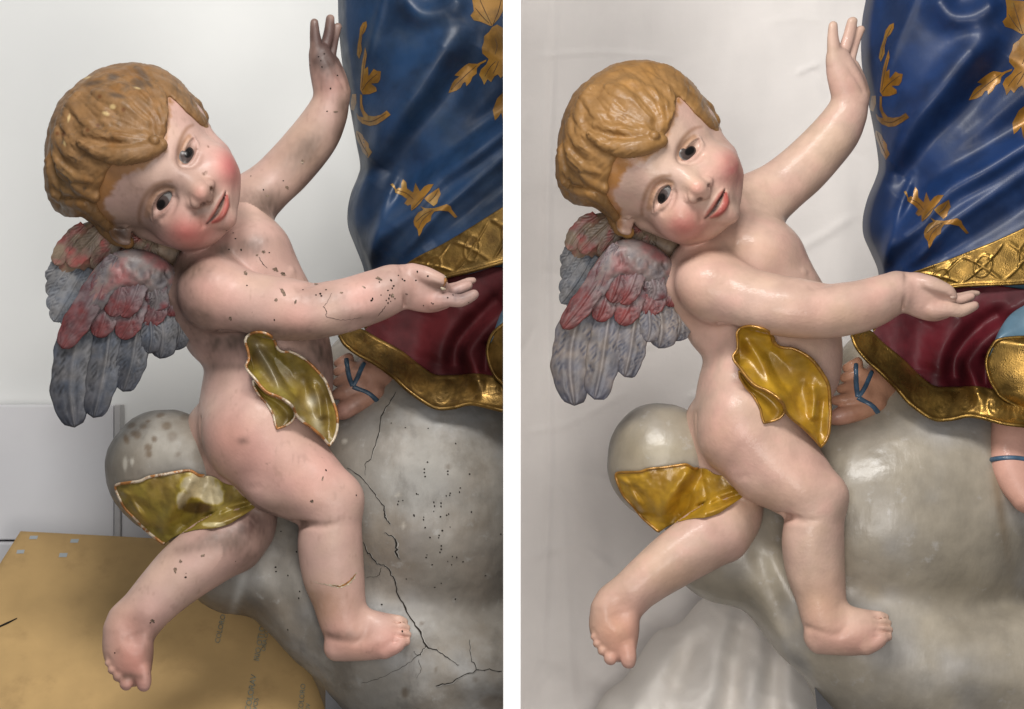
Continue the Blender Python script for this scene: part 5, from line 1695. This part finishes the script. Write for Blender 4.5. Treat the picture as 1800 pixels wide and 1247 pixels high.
fb = ruled([RIM_B[-1]] + RIM_B[:10], [RIM_B[-1]] + RIM_B[-2:8:-1], 60, 20, flap_z2)
# cloth draped over the small cloud ball
RIM_C = [(204.5, 853), (225, 849), (246, 846), (262, 839), (290, 834), (318, 829), (335, 828), (350, 836), (375, 838), (395, 850), (425, 858), (446, 872), (456, 884), (446, 894), (425, 908), (402, 922), (378, 929), (362, 930), (350, 931), (338, 933), (320, 938), (302, 947), (289, 956), (276, 948), (256, 932), (238, 912), (220, 894), (210, 876), (204, 862)]
def under_z(x, y, add):
    a = CLOUD.hm(np.c_[x, y]); a = np.where(np.isnan(a), -75, a)
    return a + add
_legs = SDF(); _legs.ops = [o for o in BODY.ops if o[0] == 'c' and not o[1] and o[3][:, 1].mean() > 850 and o[3][:, 0].mean() < 460]
def sash_z(x, y, rho, zr):
    a = under_z(x, y, 14)
    l = _legs.zfronts(np.c_[x, y], z0=140, z1=-120); l = np.where(np.isnan(l), -200, l) + 4
    z = np.maximum(a, l)
    z = np.maximum(z, -60 + 70 * np.clip((x - 205) / 150, 0, 1))
    z = z + ridge(x, y, [(345, 832), (322, 868), (298, 905), (290, 940)], 18, 14) + ridge(x, y, [(375, 850), (372, 885), (392, 905)], 12, 14) - ridge(x, y, [(330, 880), (335, 905), (318, 925)], 16, 11) + ridge(x, y, [(438, 880), (400, 892), (362, 902)], 10, 6) - ridge(x, y, [(440, 888), (400, 900), (360, 910)], 7, 5) + ridge(x, y, [(432, 900), (400, 915), (370, 922)], 9, 6)
    lowest = np.maximum(a, l) - 5
    z = z + ridge(x, y, [(222, 875), (250, 890), (275, 920)], -7, 9) + ridge(x, y, [(215, 862), (232, 880), (255, 918)], 6, 6) + (fbm(np.c_[x, y, 0 * x], 22, 79) - .5) * 7
    return np.maximum(z, lowest)
def _bl(z):
    return z
fc = ruled([RIM_C[-1]] + RIM_C[:13], [RIM_C[-1]] + RIM_C[-2:11:-1], 130, 44, sash_z)
log('cloth')
def olive_paint(V, side, which):
    L = side == 'L'
    p = Paint(V, srgb(128, 108, 46) if L else srgb(164, 126, 34))
    n = fbm(V, 30, 91); n3 = fbm(V, 9, 93)
    p.mix(np.clip((n - .48) * 4, 0, 1) * .7, srgb(146, 130, 52) if L else srgb(182, 142, 38))
    p.mix(np.clip((.45 - n) * 4, 0, 1) * .7, srgb(100, 76, 36) if L else srgb(138, 98, 28))
    if L and which == 'c':
        q = 1.15 * np.exp(-(((V[:, 0] - 352) / 40) ** 2 + ((V[:, 1] - 852) / 30) ** 2)) + .9 * np.exp(-(((V[:, 0] - 378) / 16) ** 2 + ((V[:, 1] - 875) / 14) ** 2)) + .8 * np.exp(-(((V[:, 0] - 318) / 12) ** 2 + ((V[:, 1] - 885) / 18) ** 2))
        p.mix(np.clip((q - .42 + (n3 - .5) * .5) * 5, 0, 1) * .95, srgb(172, 150, 50))
        p.mix(np.clip((q - .55 + (n3 - .5) * .5) * 5, 0, 1) * .95, srgb(198, 184, 150))
        q = np.exp(-(((V[:, 0] - 375) / 26) ** 2 + ((V[:, 1] - 922) / 5) ** 2))
        p.mix(np.clip((q - .45 + (n3 - .5) * .4) * 5, 0, 1) * .9, srgb(190, 176, 130))
        p.mix(np.clip((np.exp(-(((V[:, 0] - 345) / 34) ** 2 + ((V[:, 1] - 893) / 12) ** 2)) - .3) * 3, 0, 1) * .85, srgb(62, 40, 20))
    if L and which == 'a':
        p.blob(549, 705, 9, 11, srgb(190, 184, 165), .8); p.blob(558, 748, 8, 20, srgb(176, 168, 140), .7, rot=-.35); p.blob(468, 640, 10, 50, srgb(120, 112, 96), .7, rot=-.55); p.blob(500, 640, 30, 26, srgb(74, 66, 24), .5)
        p.blob(527, 738, 8, 5, srgb(200, 190, 170), .8)
    return p.c

# ------------------------------------------------------------------ placements per bay
HOLES_ARM = [(x / 3.281 + 400, y / 3.281 + 420, r) for x, y, r in ((510, 325, 1.8), (535, 318, 2.6), (541, 330, 2.2), (568, 295, 2.0), (830, 356, 2.4), (836, 345, 2.2), (943, 240, 2.6), (958, 272, 2.2), (950, 286, 2.0), (985, 212, 1.6), (1008, 234, 2.0), (1020, 242, 2.4), (925, 298, 1.8), (935, 325, 2.0), (930, 345, 2.2), (925, 370, 2.0), (945, 330, 1.6), (965, 345, 1.6), (875, 250, 1.6), (885, 325, 1.4),
              (1035, 320, 1.6), (1086, 240, 1.8), (1095, 190, 2.2), (1155, 215, 2.2), (1270, 340, 1.8), (1300, 325, 1.8), (1312, 318, 1.4), (1185, 375, 1.8), (1176, 370, 1.4), (1130, 385, 1.6), (270, 468, 2.0), (435, 295, 1.8), (112, 270, 1.8), (325, 200, 2.4), (1390, 368, 1.4), (915, 355, 1.6), (940, 360, 1.4), (1028, 318, 1.3), (8, 62, 1.8), (78, 64, 2.2), (205, 75, 2.0), (240, 80, 1.6))]
HOLES_BODY = [(545, 115, 1.6), (560, 100, 1.6), (566, 118, 1.8), (570, 95, 1.6), (564, 107, 1.4), (593, 133, 1.8), (581, 156, 2.0), (575, 196, 1.6), (498, 318, 1.6), (463, 334, 1.8), (441, 310, 1.4), (414, 420, 1.8), (410, 410, 1.4), (573, 827, 2.2), (626, 871, 2.0), (549, 880, 1.8), (707, 1110, 2.2), (326, 1015, 2.4), (268, 1090, 1.8), (264, 1095, 1.6), (202, 1148, 1.6), (327, 1008, 1.0), (414, 987, 1.2), (369, 355, 1.2), (398, 405, 1.6)]
HOLES_WING = [(150, 390, 1.2), (128, 420, 1.4), (125, 432, 1.4), (146, 457, 1.6), (272, 457, 1.8), (272, 464, 1.6), (278, 440, 1.4), (155, 447, 1.2)]
HOLES_CLOUD = [(x / 2.2 + 480, y / 2.2 + 680, r) for x, y, r in ((585, 320, 1.8), (585, 333, 1.8), (588, 348, 1.8), (597, 293, 1.8), (675, 328, 1.9), (675, 340, 1.8), (705, 222, 1.8), (760, 338, 1.9), (555, 415, 1.8), (561, 417, 1.3), (482, 455, 1.8), (485, 443, 1.6), (502, 440, 1.4), (622, 447, 1.8), (625, 462, 1.8), (650, 450, 1.9), (650, 463, 1.9), (622, 482, 1.4), (545, 498, 2.3), (582, 515, 1.8), (583, 505, 1.4),
               (588, 545, 1.8), (670, 422, 1.6), (685, 412, 1.8), (683, 420, 1.5), (720, 408, 1.8), (723, 392, 1.6), (648, 503, 2.0), (672, 497, 1.8), (680, 493, 1.8), (765, 485, 1.8), (655, 557, 2.2), (642, 575, 1.8), (640, 584, 1.5), (607, 583, 1.8), (650, 615, 1.9), (650, 628, 1.9), (645, 640, 1.8), (592, 660, 1.8), (690, 688, 1.6), (710, 660, 1.8), (735, 678, 1.8), (693, 656, 1.4), (615, 688, 1.8), (515, 745, 1.6), (625, 775, 1.8), (650, 760, 1.5), (420, 843, 2.0),
               (705, 822, 1.8), (820, 730, 1.8), (880, 570, 1.8), (685, 543, 1.2), (90, 640, 1.8), (10, 698, 2.0), (12, 715, 1.8), (58, 730, 1.6), (103, 792, 1.8), (100, 818, 1.8), (60, 938, 1.6), (30, 560, 1.6), (458, 143, 1.4), (512, 160, 1.5), (600, 160, 1.5), (595, 650, 1.2), (675, 675, 1.3))]
CRACKS = [([(696, 689), (675, 725), (664, 766), (652, 807)], [1.2, 2.2, 2.6, 1.4]), ([(610, 823), (635, 839), (655, 864), (673, 891), (677, 910), (686, 922)], [1.2, 2, 2, 2.2, 4.2, 1.5]), ([(675, 938), (690, 944), (696, 955), (697, 975), (704, 984)], [1, 3.4, 4.6, 5, 1.2]),
          ([(638, 953), (650, 974), (662, 991), (680, 998), (694, 1021), (698, 1044), (716, 1075), (735, 1107), (748, 1135), (771, 1146), (790, 1158), (807, 1169)], [1.4, 2.6, 2.4, 2.8, 3.4, 3.2, 4, 4.4, 3.6, 2.6, 2, 1]), ([(748, 1135), (739, 1150), (727, 1146)], [2.2, 2, 1]),
          ([(825, 1125), (828, 1157), (837, 1178), (816, 1187), (794, 1200), (766, 1207)], [1, 1.5, 2.2, 2, 2.4, 2.2]), ([(837, 1178), (860, 1177), (882, 1180)], [2, 2, 1.6]), ([(739, 1150), (712, 1170), (685, 1185), (660, 1195), (635, 1201)], [1.2, 1, .9, .8, .6]), ([(644, 1016), (664, 1012), (670, 999)], [1, 1.4, 1.6]), ([(652, 807), (643, 815), (642, 836)], [1, 1.2, .7]), ([(736, 1160), (740, 1180), (732, 1192)], [1, 1, .6])]
CLOUD_HOLES_ALL = HOLES_CLOUD

def build_statue(side):
    L = side == 'L'
    body_sdf = BODY if L else BODY_R
    which = 'dirty, cracked and worm-eaten' if L else 'clean, glossy restored'
    pos = 'left' if L else 'right'
    def ml(k):
        return M[k + '_' + side]
    def put(name, V, F, mat, parent, col=None, smooth=True):
        return mesh_obj(name, V, F, mat, parent, smooth=smooth, col=col, world=False, side=side)
    W0 = lambda x, y, z: world_of(A([[x, y, z]], float), side)[0]
    # --- cloud
    cl = empty('cloud_base', W0(730, 1247, -120), ('grey carved cloud base with cracks and wormholes under the dirty left cherub' if L else 'varnished smooth grey carved cloud base under the glossy right cherub'), 'cloud base')
    xmax = 905 if L else 985
    V, F = trim(cv if L else cv_smooth, cf, (cv[:, 0] < xmax) & (cv[:, 1] < 1285))
    put('cloud_body', V, F, ml('cloud'), cl, cloud_paint(V, side))
    if L:
        for i, (ln, w) in enumerate(CRACKS):
            if max(w) > 2:
                a, b = crack(CLOUD, ln, [v * 1.7 for v in w], i)
                a = bumpy(CLOUD, a, 9.0, 60, 3) + A([.7, .6, .2])
                put('crack_lip', a, b, M['lip'], cl, smooth=False)
            a, b = crack(CLOUD, ln, w, i)
            a = bumpy(CLOUD, a, 9.0, 60, 3) + A([0, 0, .6])
            put('crack', a, b, M['crack'], cl, smooth=False)
        a, b = discs(CLOUD, HOLES_CLOUD)
        a = bumpy(CLOUD, a, 9.0, 60, 3) + A([0, 0, .4])
        tag(put('wormholes', a, b, M['hole'], cl, smooth=False), kind='stuff')
    box = A([[572, 1176, -40], [xmax, 1176, -40], [xmax, 1330, -40], [572, 1330, -40], [572, 1176, -280], [xmax, 1176, -280], [xmax, 1330, -280], [572, 1330, -280]], float)
    pl = put('plinth', box, [[0, 1, 2, 3], [5, 4, 7, 6], [4, 0, 3, 7], [1, 5, 6, 2], [4, 5, 1, 0], [3, 2, 6, 7]], M['plinth'], None, smooth=False)
    tag(pl, 'dark grey plinth edge under the %s cloud base' % ('cracked left' if L else 'varnished right'), 'plinth')
    # --- robed figure
    rf = empty('robed_figure', W0(800, 720, -60), ('dull robed figure in scratched dark blue mantle beside the dirty left cherub' if L else 'bright robed figure in glossy blue mantle beside the restored right cherub'), 'statue')
    xm = 905. if L else 950.
    ny = 190; nx = 120
    ys = np.linspace(-40, 575, ny)
    G = []
    for y in ys:
        e = float(mantle_edge(np.array([y]))[0])
        t = np.r_[np.linspace(0, 1, nx) ** 1.5]
        G.append(np.c_[e + t * (xm - e), np.full(nx, y)])
    G = np.concatenate(G)
    Z = mantle_z(G[:, 0], G[:, 1])
    mv = np.c_[G, Z]
    a, b = slab(mv, ny, nx, 26)
    a, b = trim(a, b, a[:, 1] < band_mid(a[:, 0]) + 4)
    mt = put('mantle', a, b, ml('blue'), rf)
    for k_, (nm, poly, veins) in enumerate(ORNAMENTS):
        a, b = poly_sheet(poly, mantle_z, .9, k_)
        if len(a) == 0:
            continue
        lf = put(nm, a, b, ml('ornament'), mt)
        for vn in veins:
            a, b = stem(vn, [.5, .8, .5], mantle_z, 1.0)
            put('engraved_vein', a, b, M['vein'], lf)
    g, nu, nv = strip(BAND_UP, BAND_LO, 190, 44, lambda x, y, s, t: mantle_z(x, y) + 5 + band_relief(s, t) * .9)
    a, b = slab(g, nu, nv, 6)
    a, b = trim(a, b, a[:, 0] < xm)
    put('gold_border', a, b, ml('gold'), rf)
    low = crom(A(BAND_LO, float), 8)
    zl = mantle_z(low[:, 0], low[:, 1]) + 5
    k = low[:, 0] < xm
    a, b = tube(np.c_[low, zl + 3][k], 3.6, 8, n=1)
    put('gold_edge', a, b, ml('gold'), rf)
    LIN_LO = [(930, 470), (884, 482), (830, 494), (790, 508), (752, 536), (724, 556), (680, 578), (644, 590)]
    g, nu, nv = strip(BAND_LO, LIN_LO, 120, 12, lambda x, y, s, t: mantle_z(x, y) + 1 - 26 * t)
    a, b = slab(g, nu, nv, 5); a, b = trim(a, b, a[:, 0] < xm)
    put('mantle_lining', a, b, ml('lining'), rf)
    # dress
    ys = np.linspace(470, 690, 90); xs = np.linspace(625, xm, 120)
    X, Y = np.meshgrid(xs, ys, indexing='ij')
    zz = dress_z(X.ravel(), Y.ravel())
    keep_y = np.interp(X.ravel(), [p[0] for p in HEM_UP], [p[1] for p in HEM_UP]) + 10
    Yc = np.minimum(Y.ravel(), keep_y)
    zz = dress_z(X.ravel(), Yc)
    a, b = slab(np.c_[X.ravel(), Yc, zz], 120, 90, 20)
    a, b = trim(a, b, a[:, 1] > band_mid(a[:, 0]) + 6)
    put('dress', a, b, ml('red'), rf)
    g, nu, nv = strip(HEM_UP, HEM_LO, 220, 30, hem_z)
    a, b = slab(g, nu, nv, 7); a, b = trim(a, b, a[:, 0] < xm)
    put('gold_hem', a, b, ml('gold'), rf)
    hg = g.reshape(nu, nv, 3)[:, -1]
    hg = hg[hg[:, 0] < xm]
    a, b = tube(hg + A([0, 0, 1.5]), 3.6, 8, n=1)
    put('hem_edge', a, b, ml('gold'), rf)
    # mantle end at the right border
    E = [(xm, 556, 46), (884, 571, 44), (866, 588, 40), (857, 614, 36), (861, 640, 34), (871, 661, 32), (886, 678, 32), (xm, 712, 34)]
    E3 = crom(A(E), 10)
    nu = len(E3); nv = 16
    t = np.linspace(0, 1, nv)
    P = []
    for q in E3:
        for tt in t:
            x = q[0] + (xm - q[0]) * tt; y = q[1] + (634 - q[1]) * tt * .2
            P.append((x, y, q[2] + 26 * math.sin(tt * 1.5) * min(1, (xm - q[0]) / 40)))
    P = A(P)
    put('mantle_end', *slab(P, nu, nv, 8), ml('gold'), rf)
    a, b = tube(E3 + A([0, 0, 1]), 3.2, 8, n=1)
    put('gold_edge', a, b, ml('gold'), rf)
    U = crom(A([(xm, 466, 12), (900, 512, 14), (878, 556, 24), (863, 600, 32)]), 10); B2 = crom(A([(xm, 560, 40), (xm - 8, 566, 40), (884, 575, 40), (861, 606, 34)]), 10)
    P = (U[:, None] * (1 - t[None, :, None]) + B2[:, None] * t[None, :, None]); P[..., 2] += 10 * np.sin(t * 3.1)[None]
    put('mantle_lining', *slab(P.reshape(-1, 3), len(U), nv, 6), ml('lining'), rf)
    # foot with straps
    sk = Paint(fv, srgb(150, 112, 94) if L else srgb(176, 130, 104)); sk.blob(600, 725, 26, 20, srgb(190, 146, 134), .6); n = fbm(fv, 14, 44); sk.mix(np.clip((n - .5) * 3, 0, 1) * .5, srgb(104, 74, 60) if L else srgb(156, 106, 82))
    ft = put('foot', fv, ff, ml('flesh'), rf, sk.c)
    for ln in ([(609, 632), (611, 646), (614, 662), (620, 680)], [(640, 640), (634, 652), (627, 668), (620, 680)], [(620, 680), (634, 686), (650, 694), (662, 704)]):
        c2 = crom(A(ln, float), 6); zf = FOOT.hm(c2); zf = np.where(np.isnan(zf), -60, zf)
        a, b = tube(np.c_[c2, zf - 2.8], 5.0, 10, n=1)
        put('sandal_strap', a, b, ml('strap'), ft)
    if not L:
        f2 = SDF(); f2.chain([(905, 715, -30, 42), (903, 770, -14, 40), (905, 800, -2, 38), (918, 832, 12, 34), (936, 862, 24, 30)], 10)
        v2, q2 = f2.mesh((840, 690, -90), (985, 900, 70), 3.0)
        s2 = Paint(v2, srgb(196, 150, 132)); s2.blob(905, 800, 40, 60, srgb(206, 160, 146), .5)
        f2o = put('foot', v2, q2, M['flesh_R'], rf, s2.c)
        c2 = crom(A([(864, 792), (880, 788), (905, 786), (940, 790)], float), 6); zf = f2.zfronts(c2, z0=100, z1=-90); zf = np.where(np.isnan(zf), -10, zf)
        a, b = tube(np.c_[c2, zf - 2.6], 5.4, 10, n=1)
        put('sandal_strap', a, b, ml('strap'), f2o)
    # --- cherub
    ch = empty('cherub_statue', W0(470, 1160, 0), '%s winged cherub statue on the %s' % (which, pos), 'cherub statue')
    V, F = (bv, bf) if L else (bv2, bf2)
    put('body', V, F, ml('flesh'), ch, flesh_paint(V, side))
    hp = Paint(hv, srgb(130, 97, 62) if L else srgb(142, 106, 63)); n = fbm(hv, 40, 2); n2 = fbm(hv, 13, 5)
    hp.mix(np.clip((n - .5) * 4, 0, 1) * .6, srgb(128, 86, 40) if L else srgb(158, 114, 60)); hp.mix(np.clip((.46 - n2) * 4, 0, 1) * .6, srgb(104, 80, 52) if L else srgb(124, 88, 46))
    hp.blob(170, 390, 40, 24, srgb(104, 78, 46), .6, rot=.7); hp.blob(110, 330, 26, 50, srgb(128, 100, 60), .4)  # first blob: shade around the ear put into the hair colour
    if L:
        for x, y, rx, ry, ro in ((250, 130, 16, 6, .7), (198, 135, 9, 6, 0), (165, 146, 16, 4, -.2), (245, 147, 12, 7, .4), (262, 148, 9, 3, .8), (205, 168, 14, 4, .2)):
            hp.spot(x, y, rx, ry, srgb(76, 62, 50), .75, .5, rot=ro)
        for x, y, rx, ry, ro in ((121, 208, 2, 7, .2), (153, 137, 6, 1.6, -.3), (241, 155, 6, 1.6, .3), (198, 188, 5, 4, 0), (113, 252, 2, 5, -.4), (186, 200, 6, 3, .3)):
            hp.spot(x, y, rx, ry, srgb(196, 170, 120), .85, .4, rot=ro)
        for x, y in ((217, 193), (154, 229), (101, 235), (112, 236), (172, 221), (175, 170)):
            hp.spot(x, y, 3.6, 3.6, srgb(96, 58, 30), .85, .4)
    put('hair', hv, hf, ml('hair'), ch, hp.c)
    for c, zz, nn, gz, ir, ax, rad in ((NEAR_EYE, BODY.zn, BODY.nn, (283, 359.5), 16, (1.05, .88), 34), (FAR_EYE, BODY.zf, BODY.nf, (331.5, 269), 16.5, (1.1, .80), 30)):
        p = A([c[0], c[1], zz]); ctr = p - nn * (7.0 + rad)
        ctr[:2] += nn[:2] * 7.0
        v, f, cl2 = eye_mesh(ctr, gz, rad, ir, ax)
        put('eye', v, f, M['eye'], ch, cl2)
    # wings
    styles = {'grey': style_grey, 'red': style_red, 'mauve': style_mauve, 'far': style_far, 'fargrey': style_fargrey}
    for wv, wf, fl, near in ((fwv, fwf, FAR_FEATHERS, False), (nwv, nwf, NEAR_FEATHERS, True)):
        wp_ = Paint(wv, (srgb(132, 118, 114) if L else srgb(154, 138, 134)) if near else srgb(166, 140, 116))
        n = fbm(wv, 26, 6); n2 = fbm(wv, 9, 16)
        wp_.mix(np.clip((n - .46) * 4, 0, 1) * .75, srgb(166, 96, 96) if near else srgb(188, 108, 100)); wp_.mix(np.clip((.47 - n) * 4, 0, 1) * .6, srgb(108, 110, 120) if near else srgb(150, 122, 92)); wp_.mix(np.clip((n2 - .58) * 6, 0, 1) * .5, srgb(82, 76, 84) if near else srgb(120, 92, 70))
        if near:
            wp_.mix(np.clip((wv[:, 0] - 300) / 26 + (n - .5), 0, 1) * .8, srgb(170, 140, 130) if L else srgb(186, 164, 148))
            wp_.blob(272, 545, 26, 14, srgb(140, 52, 56), .7)
        w = put('wing', wv, wf, ml('feather'), ch, wp_.c)
        w['label'] = ('nearer grey wing with red coverts' if near else 'far wing behind the head, pink and cream')
        for i, (pts, hw, z0, z1, st, barb) in enumerate(fl):
            a, b, c = feather(pts, hw, z0, z1, styles[st], side, bend=5, barb=barb, seed=i + (50 if near else 0), tip=.62)
            put('feather', a, b, ml('feather'), w, c)
    # cloth
    for nm, (V, nu_, nv_, ring), wk, th in (('waist_cloth', fa, 'a', 4), ('waist_cloth_fold', fb, 'b', 3), ('seat_cloth', fc, 'c', 4)):
        V2, F2 = slab(V, nu_, nv_, th)
        o = put(nm, V2, F2, ml('olive'), ch, olive_paint(V2, side, wk))
        if wk == 'c':
            n1 = int(nu_ * .62)
            rl = np.vstack([ring[nu_:][-int(nu_ * .42):], ring[:n1]])
            a, b = tube(rl[::2] + A([0, 0, .5]), 2.8, 8, n=1)
        else:
            a, b = tube(ring[::2] + A([0, 0, .5]), 2.6 if wk == 'a' else 2.2, 8, True, n=1)
        put('gilt_rim', a, b, ml('rim'), o)
    if L:
        a, b = discs(BODY, HOLES_ARM + HOLES_BODY)
        tag(put('wormholes', a, b, M['hole'], ch, smooth=False), kind='stuff')
        a, b = losses(BODY, LOSSES); tag(put('paint_losses', a, b, M['loss'], ch, smooth=False), kind='stuff')
        a, b = crack(BODY, [(551, 1022), (566, 1027), (578, 1029)], [.8, 1.6, 2.4], 40); put('crack', a, b, M['chip'], ch, smooth=False)
        a, b = crack(BODY, [(578, 1028), (594, 1031), (607, 1028), (617, 1021), (628, 1007)], [3, 7, 8, 8, 2], 41, .45, 1.5); put('chipped_paint', a, b, M['chip'], ch, smooth=False)
        a, b = crack(BODY, [(584, 1029), (596, 1031), (606, 1028), (616, 1020), (626, 1009)], [1, 4.4, 4, 5, 1], 42, .9, 1.0); put('crack', a, b, M['wood'], ch, smooth=False)
        for i, (ln, w) in enumerate((([(568, 539), (575, 550), (574, 557), (595, 562), (615, 562), (635, 559)], [1.6, 1.6, 1.2, .8, .7, .5]), ([(664, 556), (670, 549), (678, 538)], [1, 2, 1.2]), ([(583, 515), (576, 530), (570, 538)], [.6, .8, 1]), ([(455, 452), (462, 464), (470, 472)], [1, 1.6, .8]))):
            a, b = crack(BODY, ln, w, 50 + i, .4, 1.2); put('crack', a, b, M['crack'], ch, smooth=False)
        # broken thumb: bare wood
        a, b = tube([(776, 494.5, 131.5), (780, 497, 131.2), (783, 499, 131)], [9.5, 9, 6.5], 12); put('broken_thumb_stump', a, b, M['wood'], ch)
        a, b = tube([(775, 505.5, 139), (778, 508, 137), (783, 508.5, 134)], [1.5, 3.2, 1.5], 8); put('chipped_paint', a, b, M['chip'], ch)
        a, b = tube([(776, 485, 134), (780, 486, 134), (784, 488, 133)], [1.4, 2.2, 1.2], 8); put('chipped_paint', a, b, M['chip'], ch)
    else:
        a, b = tube([(784, 500.5, 138), (788, 504, 137.5), (791.5, 507, 136)], [3.5, 5, 2.5], 10); 
        a[:, 2] = 136 + (a[:, 2] - 136) * .5
        put('thumbnail', a, b, M['flesh_R'], ch, np.tile(srgb(214, 186, 170), (len(a), 1)))

for _side in os.environ.get('SIDES', 'LR'):
    build_statue(_side)
    log('built', _side)
